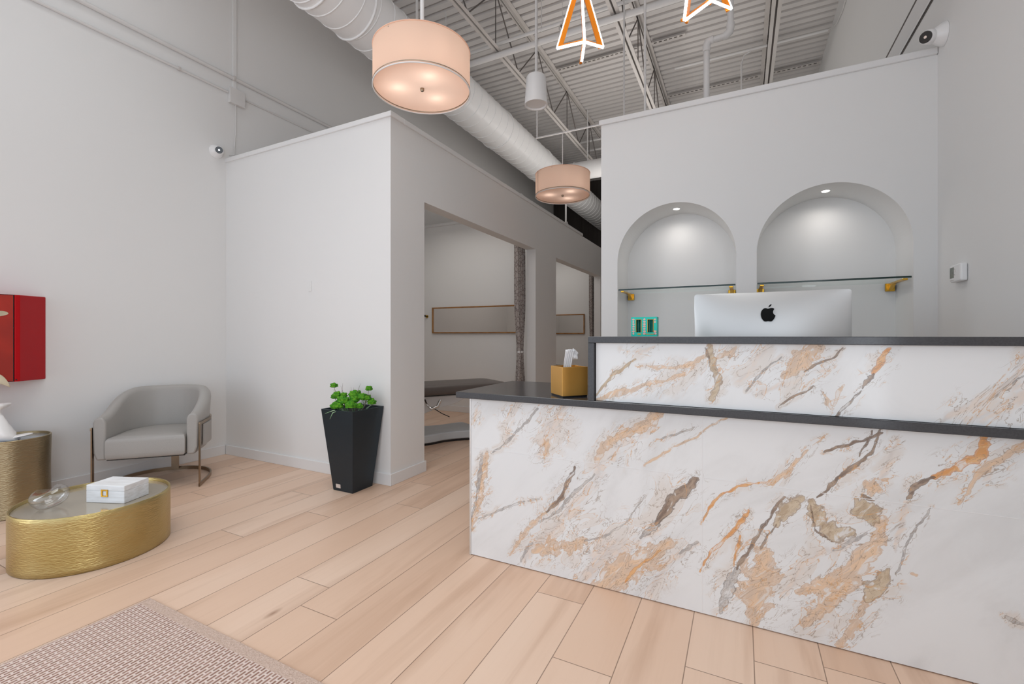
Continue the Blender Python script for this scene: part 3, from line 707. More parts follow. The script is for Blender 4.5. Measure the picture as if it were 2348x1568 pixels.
# ================================================================= drum pendants
def drum(label, x, y, zb, seam):
    t = thing('drum_pendant', label, 'pendant lamp', (x, y, zb), group='drum pendant lamps')
    R, HT = 0.267, 0.213
    bm = bmesh.new(); lathe(bm, [(R, 0.0), (R, HT)], 72); finish('lamp_shade', bm, M_shade, t, smooth=180)
    for zz in (0.0, HT):
        bm = bmesh.new(); tube(bm, [(R*cos(a*pi/36), R*sin(a*pi/36), zz) for a in range(72)], 0.0032, 6, closed=True)
        finish('shade_rim', bm, M_white if zz == 0 else M_shade, t, smooth=180)
    bm = bmesh.new()
    lathe(bm, [(0.001, 0.014), (R*0.5, 0.014), (R-0.004, 0.014)], 72); finish('diffuser', bm, M_diff, t, smooth=180)
    bm = bmesh.new(); tube(bm, [((R-0.001)*cos(a*pi/36), (R-0.001)*sin(a*pi/36), 0.012) for a in range(72)], 0.0022, 6, closed=True)
    finish('trim_ring', bm, M_bronze, t, smooth=180)
    bm = bmesh.new(); lathe(bm, [(0.0, -0.004), (0.008, -0.004), (0.011, 0.002), (0.011, 0.012), (0.006, 0.014)], 20, cap0=False); finish('finial', bm, M_bronze, t, smooth=40)
    bm = bmesh.new(); cyl(bm, (0, 0, 0.014), (0, 0, HT-0.01), 0.006, 10)
    for k in range(3):
        a = 2*pi*k/3+0.5; cyl(bm, (0, 0, HT-0.012), (R*cos(a), R*sin(a), HT-0.012), 0.003, 8)
    finish('spider_frame', bm, M_bronze, t, smooth=60)
    if seam is not None:
        bm = bmesh.new(); a = radians(seam); box(bm, -0.0012, 0.0012, R-0.001, R+0.0012, 0, HT)
        ob = finish('shade_seam', bm, M_bronze, t); ob.rotation_euler = (0, 0, a)
    zt = ZC-zb if seam is None else 3.06-zb
    bm = bmesh.new(); cyl(bm, (0, 0, HT-0.012), (0, 0, zt), 0.005 if seam is not None else 0.011, 12); finish('stem', bm, M_pipe, t, smooth=60)
    for k in range(3):
        a = 2*pi*k/3+radians(207)
        bm = bmesh.new(); ell(bm, (0.13*cos(a), 0.13*sin(a), 0.085), (0.022, 0.022, 0.030)); finish('bulb', bm, M_puck, t, smooth=180)
        bm = bmesh.new(); cyl(bm, (0.13*cos(a), 0.13*sin(a), 0.11), (0.13*cos(a), 0.13*sin(a), HT-0.012), 0.012, 12); finish('socket', bm, M_bronze, t, smooth=60)
        l = bpy.data.lights.new('bulb_light', 'POINT'); l.energy = PW['bulb']*(1.0 if seam is None else 1.7); l.color = (1.0, 0.93, 0.86); l.shadow_soft_size = 0.03
        lo = bpy.data.objects.new('bulb_light', l); C.objects.link(lo); lo.parent = t; lo.location = (0.13*cos(a), 0.13*sin(a), 0.052)
    return t
drum('nearer drum pendant with peach fabric shade, hanging in front of the duct', -1.598, 2.041, 2.443, None)
drum('far drum pendant with peach fabric shade, beside the niche wall edge', -1.575, 4.216, 2.443, 139)

# white cylinder pendant
t = thing('cylinder_pendant', 'small white tapered cylinder light hanging between the two drum pendants', 'pendant lamp', (-1.456, 3.30, 2.90))
bm = bmesh.new(); lathe(bm, [(0.076, 0.012), (0.083, 0.0), (0.092, 0.0), (0.090, 0.02), (0.078, 0.215), (0.070, 0.228), (0.02, 0.232)], 40, cap1=True)
finish('lamp_shade', bm, M_white, t, smooth=40)
bm = bmesh.new(); lathe(bm, [(0.0005, 0.013), (0.08, 0.013)], 40); finish('diffuser', bm, M_white, t, smooth=180)
bm = bmesh.new(); cyl(bm, (0, 0, 0.225), (0, 0, ZC-2.90), 0.009, 12); finish('stem', bm, M_pipe, t, smooth=60)

# geometric LED pendants
def led_fixture(label, loc, pts, bars, wires, rz=radians(26.85)):
    t = thing('angular_pendant', label, 'pendant lamp', loc, rz, group='orange angular LED pendants')
    cen = Vector((0.0, 0.10, 0.1))
    for a, b in bars:
        A, B = Vector(pts[a]), Vector(pts[b]); d = (B-A).normalized(); mid = (A+B)/2
        out = (mid-cen); out -= d*out.dot(d); out.normalize()
        bm = bmesh.new(); tube(bm, [A, B], 0, prof=[(-0.006, -0.026), (0.006, -0.026), (0.006, 0.0), (-0.006, 0.0)], up=out)
        br = finish('bar', bm, M_orange, t)
        bm = bmesh.new(); tube(bm, [A, B], 0, prof=[(-0.0065, 0.0003), (0.0065, 0.0003), (0.0065, 0.006), (-0.0065, 0.006)], up=out)
        br2 = finish('led_strip', bm, M_led, br)
    for w in wires:
        bm = bmesh.new(); p = Vector(pts[w]); tube(bm, [p, (p.x, p.y, ZC-loc[2])], 0.0025, 6); finish('wire', bm, M_steel, t)
    return t
M_orange = mat('orange_gold_lacquer', srgb(236, 140, 18), 0.35, spec=0.4, var=(4, srgb(224, 128, 14), (1, 1, 1)))
led_fixture('orange angular light with glowing white edges and a downward spike', (-0.74, 2.31, 2.622),
    {'F': (0, 0, 0), 'L': (-0.134, 0.10, 0.03), 'R': (0.118, 0.10, 0.035), 'T': (-0.014, 0.01, -0.10), 'A': (-0.01, 0.07, 0.44)},
    [('L', 'F'), ('F', 'R'), ('F', 'T'), ('A', 'L'), ('A', 'R'), ('A', 'F')], ['A'])
led_fixture('orange angular light cut off by the top edge, above the niche wall', (-0.135, 2.51, 2.77),
    {'F': (0, 0, 0), 'L': (-0.145, -0.02, -0.115), 'R': (0.115, 0.03, -0.02), 'T': (-0.03, 0.06, 0.06), 'A': (-0.01, 0.10, 0.42), 'D': (-0.10, 0.02, 0.16)},
    [('L', 'F'), ('F', 'R'), ('A', 'R'), ('L', 'D'), ('D', 'A'), ('F', 'D'), ('F', 'A')], ['A'])

# ================================================================= wall devices
def scamera(label, loc, normal, look):
    t = thing('security_camera', label, 'security camera', loc, group='white security cameras')
    n = Vector(normal); lk = Vector(look).normalized()
    bm = bmesh.new(); c = Vector((0, 0, 0))
    tube(bm, [c+n*0.001, c+n*0.012, c+n*0.03, c+n*0.06], [0.060, 0.058, 0.048, 0.030], 28); finish('mount', bm, M_white, t, smooth=50)
    bm = bmesh.new(); h = c+n*0.055
    tube(bm, [h-lk*0.035, h-lk*0.028, h-lk*0.01, h+lk*0.03, h+lk*0.042, h+lk*0.046], [0.012, 0.028, 0.036, 0.036, 0.032, 0.026], 28); finish('camera_head', bm, M_white, t, smooth=50)
    bm = bmesh.new(); tube(bm, [h+lk*0.045, h+lk*0.049], 0.029, 24); ln = finish('lens_window', bm, M_black, t, smooth=50)
    bm = bmesh.new(); tube(bm, [h+lk*0.049, h+lk*0.051], 0.007, 16); finish('lens', bm, M_chrome, ln, smooth=50)
scamera('round white security camera on the left wall at the partition top', (XL, 2.40, 2.70), (1, 0, 0), (0.8, -0.55, -0.25))
scamera('white dome security camera mounted on the right wall above the niche wall', (XR, 3.17, 2.665), (-1, 0, 0), (-0.75, -0.75, -0.28))

t = thing('thermostat', 'small white thermostat with grey screen on the right wall', 'thermostat', (XR-0.001, 2.955, 1.375))
bm = bmesh.new(); box(bm, -0.028, 0.0, -0.062, 0.062, -0.043, 0.043); finish('housing', bm, M_white, t, bevel=0.008, seg=3)
bm = bmesh.new(); box(bm, -0.0295, -0.028, 0.012, 0.054, -0.022, 0.03); finish('screen', bm, M_screen, t)
bm = bmesh.new(); box(bm, -0.0295, -0.028, 0.014, 0.052, -0.034, -0.031); finish('lettering_strip', bm, M_steel, t)
bm = bmesh.new(); tube(bm, [(-0.0285, 0.004, 0.022), (-0.0285, -0.004, 0.015), (-0.0285, -0.007, 0.004)], 0.0015, 6)
tube(bm, [(-0.0285, 0.002, -0.004), (-0.0285, 0.0, -0.010)], 0.0025, 6); finish('button', bm, M_steel, t)
bm = bmesh.new(); box(bm, -3.075, -3.045, YP-0.006, YP, 1.42, 1.505); tag(finish('wall_plate', bm, M_wall, bevel=0.002), 'slim blank plate on the pale partition wall above the planter', 'wall plate')

# ---- niche lights and shelves
for (a, b), side in ((n1, 'left'), (n2, 'right')):
    c = (a+b)/2; r = (b-a)/2
    t = thing('niche_downlight', 'tiny round downlight in the crown of the %s arched niche' % side, 'downlight', (c, YN+0.16, zs+r), group='niche downlights')
    bm = bmesh.new(); tube(bm, [(0, 0, -0.004), (0, 0, 0.0)], 0.026, 24); finish('ring', bm, M_white, t, smooth=50)
    bm = bmesh.new(); tube(bm, [(0, 0, -0.006), (0, 0, -0.004)], 0.020, 24); finish('diffuser', bm, M_puck, t, smooth=50)
    l = bpy.data.lights.new('niche_spot', 'SPOT'); l.energy = PW['niche']; l.spot_size = radians(165); l.spot_blend = 1.0; l.shadow_soft_size = 0.02; l.color = (1, 0.94, 0.88)
    lo = bpy.data.objects.new('niche_spot', l); C.objects.link(lo); lo.parent = t; lo.location = (0, 0, -0.012)
    t = thing('glass_shelf', 'clear glass shelf with dark edge and gold clips in the %s niche' % side, 'shelf', (c, YN, 1.395), group='glass niche shelves')
    bm = bmesh.new(); y0 = 0.012 if side == 'left' else -0.02
    w = r-0.004
    poly = [(-w, 0.012), (w, 0.012), (w, ND-0.004), (-w, ND-0.004)]
    prism(bm, poly, 0.0, 0.0105)
    for f_ in bm.faces: f_.material_index = 0 if abs(f_.normal.z) > 0.5 else 1
    bm.faces.ensure_lookup_table()
    bm.normal_update()
    for f_ in bm.faces: f_.material_index = 1 if f_.calc_center_median().y < 0.02 else 0
    finish('glass_pane', bm, [M_sheet, M_edge], t)
    for s in (-1, 1):
        bm = bmesh.new(); x1 = s*(w-0.002); x0 = s*(w-0.05)
        box(bm, min(x0, x1), max(x0, x1), ND-0.02, ND-0.002, -0.050, -0.001)
        box(bm, min(x0, x1)+0.012, max(x0, x1)-0.012, 0.02, ND-0.015, -0.012, -0.001)
        prism(bm, [(ND-0.02, -0.045), (ND-0.02, -0.01), (ND-0.11, -0.01)], (x0+x1)/2-0.010, (x0+x1)/2+0.010, fn=lambda a_, b_, z_: (z_, a_, b_))
        finish('bracket', bm, M_gold, t, bevel=0.002, seg=1)

# vein paths on the desk fronts: kind, half width, points (x, z)
VL=[
('O',0.0273,[(-1.087,0.516),(-1.116,0.332),(-1.153,0.125)]),
('G',0.0127,[(-1.116,0.513),(-1.133,0.33),(-1.163,0.134)]),
('G',0.0081,[(-0.821,0.742),(-0.94,0.633),(-1.056,0.528)]),
('L',0.0428,[(-0.699,0.751),(-0.761,0.64),(-0.818,0.535)]),
('O',0.0137,[(-0.77,0.6),(-0.786,0.531)]),
('L',0.0264,[(-0.931,0.751),(-0.958,0.682),(-0.985,0.598)]),
('L',0.0169,[(-1.128,0.731),(-1.165,0.654)]),
('G',0.0061,[(-0.812,0.353),(-0.94,0.278),(-1.121,0.172)]),
('B',0.0154,[(-0.649,0.506),(-0.697,0.379),(-0.78,0.29)]),
('O',0.012,[(-0.78,0.29),(-0.882,0.128),(-0.944,0.014)]),
('L',0.0499,[(-0.542,0.512),(-0.633,0.359),(-0.763,0.16),(-0.873,0.02)]),
('G',0.0096,[(-0.565,0.491),(-0.643,0.404),(-0.703,0.318),(-0.808,0.222)]),
('O',0.0384,[(-0.588,0.188),(-0.703,0.136),(-0.818,0.072)]),
('G',0.0054,[(-0.328,0.423),(-0.426,0.301),(-0.497,0.229),(-0.588,0.188)]),
('G',0.008,[(-0.829,0.119),(-0.884,0.007)]),
('O',0.0216,[(-0.283,0.753),(-0.37,0.677),(-0.497,0.599),(-0.55,0.534)]),
('L',0.0323,[(-0.321,0.682),(-0.417,0.601),(-0.49,0.538)]),
('G',0.0043,[(-0.136,0.711),(-0.214,0.675),(-0.308,0.634)]),
('O',0.0042,[(-0.057,0.752),(-0.136,0.673),(-0.23,0.613),(-0.335,0.534)]),
('B',0.0274,[(-0.149,0.5),(-0.236,0.41),(-0.283,0.32)]),
('G',0.0209,[(-0.236,0.41),(-0.283,0.32),(-0.342,0.253)]),
('O',0.0535,[(-0.236,0.243),(-0.321,0.162),(-0.46,0.06),(-0.535,0.01)]),
('L',0.0614,[(-0.269,0.295),(-0.399,0.227),(-0.497,0.161),(-0.588,0.038)]),
('S',0.0071,[(-0.263,0.211),(-0.347,0.131),(-0.417,0.061)]),
('L',0.024,[(-0.142,0.261),(-0.243,0.157),(-0.301,0.02)]),
('G',0.0068,[(-0.138,0.267),(-0.198,0.208)]),
('S',0.0057,[(0.091,0.548),(-0.007,0.506),(-0.074,0.442),(-0.127,0.346)]),
('S',0.0082,[(0.019,0.422),(-0.007,0.369),(-0.089,0.237),(-0.122,0.145)]),
('S',0.0049,[(-0.003,0.324),(-0.009,0.209)]),
('B',0.0064,[(0.133,0.512),(0.051,0.364),(-0.0,0.199)]),
('G',0.0179,[(-0.0,0.199),(-0.029,0.107),(-0.054,0.014)]),
('T',0.0202,[(0.185,0.52),(0.139,0.461),(0.1,0.397)]),
('B',0.0048,[(0.1,0.397),(0.065,0.335),(0.054,0.288)]),
('O',0.0413,[(0.065,0.282),(0.068,0.195),(0.057,0.092),(0.065,0.02)]),
('T',0.0301,[(0.219,0.513),(0.233,0.447),(0.268,0.405),(0.311,0.417)]),
('T',0.0407,[(0.399,0.506),(0.35,0.486)]),
('B',0.0045,[(0.212,0.504),(0.227,0.408),(0.268,0.371)]),
('O',0.0386,[(0.407,0.454),(0.367,0.351),(0.319,0.259),(0.244,0.15),(0.193,0.06)]),
('O',0.0182,[(0.16,0.174),(0.23,0.219),(0.295,0.245)]),
('L',0.0213,[(0.331,0.388),(0.243,0.328),(0.173,0.27),(0.12,0.148)]),
('G',0.0059,[(0.364,0.42),(0.268,0.341)]),
('T',0.0289,[(0.413,0.295),(0.367,0.19)]),
('O',0.0265,[(0.367,0.19),(0.331,0.099),(0.283,0.011)]),
('G',0.0042,[(0.551,0.522),(0.51,0.448),(0.474,0.396),(0.424,0.255)]),
('L',0.0127,[(0.489,0.535),(0.461,0.445),(0.433,0.369)]),
('S',0.0162,[(0.644,0.748),(0.647,0.693),(0.604,0.649),(0.556,0.598)]),
('B',0.0083,[(0.556,0.598),(0.51,0.573),(0.491,0.546)]),
('O',0.0106,[(0.742,0.744),(0.693,0.7),(0.652,0.653),(0.607,0.532)]),
('L',0.0213,[(0.673,0.685),(0.634,0.599)]),
('B',0.0074,[(0.413,0.758),(0.384,0.676),(0.341,0.628),(0.301,0.59),(0.238,0.528)]),
('B',0.0059,[(0.419,0.744),(0.341,0.716),(0.269,0.67)]),
('B',0.0058,[(0.388,0.75),(0.353,0.666)]),
('O',0.0108,[(0.269,0.73),(0.193,0.638),(0.139,0.586),(0.072,0.531)]),
('O',0.0231,[(0.384,0.58),(0.413,0.568)]),
('B',0.0058,[(0.364,0.551),(0.399,0.535)]),
('L',0.0143,[(0.456,0.714),(0.433,0.633),(0.411,0.565)]),
('G',0.0065,[(0.716,0.233),(0.747,0.229)]),
('O',0.0056,[(0.472,0.295),(0.494,0.29)]),
]
VU=[
('O',0.0119,[(-0.121,0.979),(-0.18,0.947),(-0.24,0.935),(-0.372,0.948)]),
('O',0.0124,[(-0.207,0.912),(-0.331,0.865),(-0.45,0.834),(-0.54,0.807)]),
('T',0.0072,[(-0.391,0.985),(-0.465,0.92),(-0.548,0.828)]),
('L',0.0142,[(-0.307,1.032),(-0.379,1.015),(-0.446,1.021)]),
('L',0.0274,[(-0.149,0.951),(-0.244,0.906),(-0.345,0.84)]),
('T',0.0181,[(-0.1,1.03),(-0.097,0.973),(-0.084,0.917),(-0.105,0.826)]),
('O',0.013,[(-0.026,1.031),(-0.079,0.985)]),
('B',0.0066,[(-0.115,1.019),(-0.103,0.961)]),
('O',0.026,[(0.209,1.034),(0.193,0.965),(0.125,0.926)]),
('L',0.0255,[(0.07,1.021),(0.028,0.973),(-0.014,0.907)]),
('L',0.0216,[(0.25,0.967),(0.152,0.905),(0.041,0.851)]),
('B',0.0038,[(0.283,1.034),(0.228,0.978),(0.19,0.931)]),
('G',0.0047,[(0.125,0.991),(0.056,0.942),(-0.0,0.86)]),
('B',0.0046,[(0.216,0.902),(0.164,0.861),(0.104,0.811)]),
('S',0.0115,[(0.413,1.036),(0.37,0.96)]),
('B',0.0116,[(0.373,0.96),(0.35,0.92)]),
('B',0.0074,[(0.35,0.92),(0.309,0.852),(0.266,0.808)]),
('O',0.0059,[(0.296,0.921),(0.272,0.845)]),
('O',0.0075,[(0.241,0.881),(0.266,0.838)]),
('L',0.0186,[(0.719,1.023),(0.7,0.926),(0.603,0.832),(0.552,0.801)]),
('L',0.0341,[(0.735,0.901),(0.659,0.844),(0.63,0.816)]),
('G',0.0032,[(0.721,0.959),(0.697,0.925)]),
]

# ================================================================= reception desk
def resamp(p, st=0.012):
    out = []
    for (a, b) in zip(p[:-1], p[1:]):
        n = max(1, int(math.hypot(b[0]-a[0], b[1]-a[1])/st))
        out += [(a[0]+(b[0]-a[0])*k/n, a[1]+(b[1]-a[1])*k/n) for k in range(n)]
    return out+[p[-1]]
def fields(X, Z, veins, seed):
    rs = np.random.RandomState(seed)
    # gentle wandering of the look-up position
    wx = np.zeros_like(X); wz = np.zeros_like(Z)
    for k in range(16):
        fr = 6*1.28**k; a, b, ph = rs.uniform(-1, 1), rs.uniform(-1, 1), rs.uniform(0, 6.28)
        amp = 0.011*(6/fr)**0.75
        wx += amp*np.sin(fr*(a*X+b*Z)+ph); ph = rs.uniform(0, 6.28); a, b = rs.uniform(-1, 1), rs.uniform(-1, 1)
        wz += amp*np.sin(fr*(a*X+b*Z)+ph)
    X2, Z2 = X+wx, Z+wz
    out = {k: np.full(X.shape, 9.0) for k in 'LOTGSB'}
    for k, w, pts in veins:
        ww = {'L': 0.95, 'O': 0.9, 'T': 0.95, 'G': 0.8, 'S': 0.8, 'B': 0.75}[k]*w
        D = np.full(X.shape, 9.0)
        m = len(pts)-1
        for i, (p, q_) in enumerate(zip(pts[:-1], pts[1:])):
            dx, dz = q_[0]-p[0], q_[1]-p[1]; L2 = dx*dx+dz*dz+1e-9
            tt = np.clip(((X2-p[0])*dx+(Z2-p[1])*dz)/L2, 0, 1)
            s = (i+tt)/m; taper = 0.45+0.55*np.sin(np.pi*np.clip(s, 0.02, 0.98))
            taper *= 0.75+0.5*np.abs(np.sin(7*s*m+3*X2+rs.uniform(0, 6)))
            d = np.hypot(X2-p[0]-tt*dx, Z2-p[1]-tt*dz)/(ww*taper+0.0008)
            D = np.minimum(D, d)
        out[k] = np.minimum(out[k], D)
    return {k: np.clip(v, 0, 6) for k, v in out.items()}

def veined_panel(name, x0, x1, z0, z1, y, th, veins, parent, step=0.006, seed=3):
    nx, nz = int((x1-x0)/step), int((z1-z0)/step)
    xs = np.linspace(x0, x1, nx+1); zs_ = np.linspace(z0, z1, nz+1)
    X, Z = np.meshgrid(xs, zs_)
    V = np.stack([X.ravel(), np.full(X.size, y), Z.ravel()], 1)
    idx = np.arange(X.size).reshape(X.shape)
    Fq = np.stack([idx[:-1, :-1].ravel(), idx[:-1, 1:].ravel(), idx[1:, 1:].ravel(), idx[1:, :-1].ravel()], 1)
    # back and rim so that the slab has its thickness
    b0 = len(V)
    V = np.vstack([V, [[x0, y+th, z0], [x1, y+th, z0], [x1, y+th, z1], [x0, y+th, z1]]])
    F = [list(map(int, f)) for f in Fq]
    bl, br_, tr_, tl = b0, b0+1, b0+2, b0+3
    F.append([br_, bl, tl, tr_])
    F.append([int(i) for i in idx[0, ::-1]] + [bl, br_]); F.append([int(i) for i in idx[-1, :]] + [tr_, tl])
    F.append([int(i) for i in idx[:, 0]] + [tl, bl]); F.append([int(i) for i in idx[::-1, -1]] + [br_, tr_])
    me = bpy.data.meshes.new(name); me.from_pydata([tuple(map(float, v)) for v in V], [], F)
    fl = fields(X, Z, veins, seed)
    for k, v in fl.items():
        at = me.attributes.new('v'+k, 'FLOAT', 'POINT'); at.data.foreach_set('value', np.concatenate([v.ravel(), np.full(4, 9.0)]).astype(np.float32))
    me.materials.append(M_marble)
    o = bpy.data.objects.new(name, me); C.objects.link(o); o.parent = parent
    return o

desk = thing('reception_desk', 'two-tier reception desk faced in white marble tile with orange and grey veins', 'reception desk', (0, 0, 0))
DXL, DXR = -1.185, XR-0.006
YD = 1.883
veined_panel('front_panel', DXL+0.009, DXR, 0.004, 0.765, YD, 0.02, VL, desk, 0.0055, 3)
veined_panel('front_panel', -0.548, DXR, 0.7962, 1.0385, 1.868, 0.02, VU, desk, 0.0055, 5)
bm = bmesh.new(); box(bm, DXL+0.02, DXR, YD+0.0205, YD+0.05, 0.0, 0.765)
box(bm, DXL+0.02, DXL+0.05, YD+0.05, 2.42, 0.0, 0.765)
box(bm, -0.55, DXR, 1.8885, 1.93, 0.7955, 1.038); finish('desk_body', bm, M_trim, desk)
def flat_marble(x0, x1, y0, y1, z0, z1):
    bm = bx(x0, x1, y0, y1, z0, z1); o = finish('side_panel', bm, M_marble, desk)
    for k in 'LOTGSB':
        at = o.data.attributes.new('v'+k, 'FLOAT', 'POINT'); at.data.foreach_set('value', [5.0]*8)
flat_marble(DXL, DXL+0.0195, YD+0.0205, 2.42, 0.004, 0.765)
bm = bmesh.new(); box(bm, DXL-0.001, DXL+0.0085, YD-0.0015, YD+0.02, 0.0, 0.765); finish('corner_trim', bm, M_alu, desk, bevel=0.002)
# grout joints as thin recess strips on the face
bm = bmesh.new()
box(bm, -0.1355, -0.1335, YD-0.0007, YD, 0.0045, 0.765); box(bm, DXL+0.01, -0.1356, YD-0.0007, YD, 0.5242, 0.526); box(bm, -0.1334, DXR, YD-0.0007, YD, 0.5242, 0.526)
box(bm, -0.1242, -0.1228, 1.8674, 1.868, 0.797, 1.038)
finish('grout', bm, M_trim, desk)
bm = bmesh.new(); box(bm, -1.245, DXR, 1.85, 2.46, 0.766, 0.795); finish('counter_top', bm, M_charcoal, desk, bevel=0.002, seg=1)
bm = bmesh.new(); box(bm, -0.578, DXR, 1.851, 2.16, 1.0387, 1.0655); finish('transaction_top', bm, M_charcoal, desk, bevel=0.0015, seg=1)
bm = bmesh.new(); box(bm, -0.578, -0.5515, 1.851, 2.16, 0.7952, 1.0385); finish('end_panel', bm, M_charcoal, desk, bevel=0.0015, seg=1)

# tissue box
t = thing('tissue_box', 'gold tissue box with black base on the lower desk counter', 'tissue box', (-0.7036, 1.883, 0.7955), radians(46))
S = 0.125
bm = bmesh.new(); box(bm, 0.002, S-0.002, 0.002, S-0.002, 0, 0.006); finish('base', bm, M_black, t)
bm = bmesh.new(); box(bm, 0, S, 0, 0.004, 0.0062, 0.134); box(bm, 0, S, S-0.004, S, 0.0062, 0.134); box(bm, 0, 0.004, 0.0042, S-0.0042, 0.0062, 0.134); box(bm, S-0.004, S, 0.0042, S-0.0042, 0.0062, 0.134)
finish('box_body', bm, M_goldbox, t, bevel=0.0008, seg=1)
bm = bmesh.new()
for (a, b, c_, d) in ((0.0045, S-0.0045, 0.0045, 0.045), (0.0045, S-0.0045, 0.08, S-0.0045), (0.0045, 0.03, 0.0455, 0.0795), (0.095, S-0.0045, 0.0455, 0.0795)): box(bm, a, b, c_, d, 0.122, 0.126)
finish('lid', bm, M_goldbox, t)
tis = bmesh.new()
# tissue: two folded sheets with pleats
def sheet(bm, base, top, wid0, wid1, lean, ph, hgt, fold):
    nu, nv = 14, 12; g = []
    for j in range(nv+1):
        s = j/nv; row = []
        w = wid0+(wid1-wid0)*s
        for i in range(nu+1):
            u = i/nu-0.5
            x_ = base[0]+lean*s**1.3+u*w
            y_ = base[1]+0.006*sin(9*u*pi+ph)*(0.4+s)+fold*max(0, s-0.8)*1.6
            z_ = base[2]+hgt*(s if s < 0.86 else 0.86+(s-0.86)*0.5)-0.008*abs(u)*s
            row.append(bm.verts.new((x_, y_, z_)))
        g.append(row)
    for j in range(nv):
        for i in range(nu): bm.faces.new((g[j][i], g[j][i+1], g[j+1][i+1], g[j+1][i]))
sheet(tis, (0.05, 0.055, 0.115), None, 0.042, 0.045, 0.016, 0.0, 0.105, 0.02)
sheet(tis, (0.052, 0.062, 0.115), None, 0.040, 0.040, 0.020, 1.2, 0.103, -0.01)
# drooping corner
g = []
for j in range(9):
    s = j/8; row = []
    for i in range(6):
        u = i/5
        row.append(tis.verts.new((0.062+0.018+0.030*s*(1-0.3*u), 0.058+0.006*sin(6*u), 0.216-0.012*s**2-0.055*u*(1-0.45*s)-0.012*s)))
    g.append(row)
for j in range(8):
    for i in range(5): tis.faces.new((g[j][i], g[j][i+1], g[j+1][i+1], g[j+1][i]))
ob = finish('tissue', tis, M_tissue, t, smooth=180)
sm = ob.modifiers.new('s', 'SOLIDIFY'); sm.thickness = 0.0012

# cosmetic gift box on the transaction top
t = thing('gift_box', 'turquoise and pink display box with two tubes on the desk top', 'cosmetics box', (-0.44, 2.05, 1.066))
GW, GD, GH = 0.111, 0.045, 0.086
def rect_frame(bm, x0, x1, z0, z1, holes, y0, y1):
    # panel with rectangular holes all sharing the same z-range
    hz0, hz1 = holes[0][2], holes[0][3]
    box(bm, x0, x1, y0, y1, z0, hz0); box(bm, x0, x1, y0, y1, hz1, z1)
    xs_ = [x0]+[v for h_ in holes for v in h_[:2]]+[x1]
    for k in range(0, len(xs_), 2): box(bm, xs_[k], xs_[k+1], y0, y1, hz0, hz1)
bm = bmesh.new(); rect_frame(bm, 0, GW, 0, GH, [(0.020, 0.046, 0.018, 0.076), (0.070, 0.098, 0.018, 0.076)], 0, 0.003)
box(bm, 0, 0.003, 0.003, GD, 0, GH); box(bm, GW-0.003, GW, 0.003, GD, 0, GH); box(bm, 0.003, GW-0.003, 0.003, GD, GH-0.003, GH); box(bm, 0.003, GW-0.003, 0.003, GD, 0, 0.003); box(bm, 0.003, GW-0.003, GD-0.003, GD, 0.003, GH-0.003)
finish('carton', bm, M_teal, t)
bm = bmesh.new()
for (a, b) in ((0.020, 0.046), (0.070, 0.098)):
    for (c_, d, e, f_) in ((a, a+0.0025, 0.018, 0.076), (b-0.0025, b, 0.018, 0.076), (a+0.0025, b-0.0025, 0.0735, 0.076)): box(bm, c_, d, -0.0006, -0.0001, e, f_)
box(bm, 0.028, 0.043, -0.0006, -0.0001, 0.006, 0.013)
for k in range(7): box(bm, 0.062+k*0.006, 0.066+k*0.006, -0.0006, -0.0001, 0.007, 0.012)
finish('gold_print', bm, M_goldprint, t)
rr = random.Random(4)
for (xa, cnt) in ((0.010, 7), (0.0575, 7), (0.1035, 4)):
    for k in range(cnt):
        w_, z_ = rr.uniform(0.0045, 0.0075), 0.012+k*0.0105+(0.03 if cnt == 4 and k > 1 else 0)
        if z_ > GH-0.006: continue
        pol = [(xa+w_*cos(a*pi/5)*rr.uniform(0.7, 1.1), z_+0.0042*sin(a*pi/5)*rr.uniform(0.8, 1.2)) for a in range(10)]
        pol = [(min(max(p_[0], 0.001), GW-0.001), p_[1]) for p_ in pol]
        bm = bmesh.new(); prism(bm, pol, -0.0006, -0.0001, fn=lambda a_, b_, z__: (a_, z__, b_)); finish('pink_print', bm, M_pink, t)
for xa in (0.027, 0.038, 0.077, 0.090):
    bm = bmesh.new(); cyl(bm, (xa, 0.018, 0.006), (xa, 0.018, 0.058), 0.0048, 14); cyl(bm, (xa, 0.018, 0.058), (xa, 0.018, 0.074), 0.0036, 14)
    finish('lipstick_tube', bm, M_tealdark, t, smooth=50)

# computer behind the desk
t = thing('desktop_computer', 'large silver desktop computer seen from behind over the desk', 'computer', (0.1113, 2.47, 0.7955))
bm = bmesh.new()
W2, Z0, Z1 = 0.325, -0.0+0.02, 0.4815
def rr_outline(w, z0, z1, r, n=8):
    o_ = []
    for (cx_, cz_, a0) in ((w-r, z1-r, 0), (-w+r, z1-r, 90), (-w+r, z0+r, 180), (w-r, z0+r, 270)):
        for k in range(n+1):
            a = radians(a0+90*k/n); o_.append((cx_+r*cos(a), cz_+r*sin(a)))
    return o_
lev = [(0.0, 0.0), (0.003, 0.0), (0.006, -0.012), (0.10, -0.05)]
cz0 = (Z0+Z1)/2; hh = (Z1-Z0)/2; g = []; RC = 0.014; NU, NV = 36, 28
zz_ = sorted(set([-hh+RC*(1-cos(pi/2*k/6)) for k in range(7)]+[hh-RC*(1-cos(pi/2*k/6)) for k in range(7)]+[-hh+RC+(2*hh-2*RC)*k/NV for k in range(1, NV)]))
for z_ in zz_:
    e_ = max(0.0, abs(z_)-(hh-RC)); w_ = W2-RC+math.sqrt(max(0, RC*RC-e_*e_))
    g.append([bm.verts.new((w_*u_, -0.045*(1-(w_*u_/W2)**2)**0.8*(1-min(1, abs(z_)/hh)**2)**0.8 if abs(w_*u_) < W2 else 0.0, cz0+z_)) for u_ in [-cos(pi*k/NU) for k in range(NU+1)]])
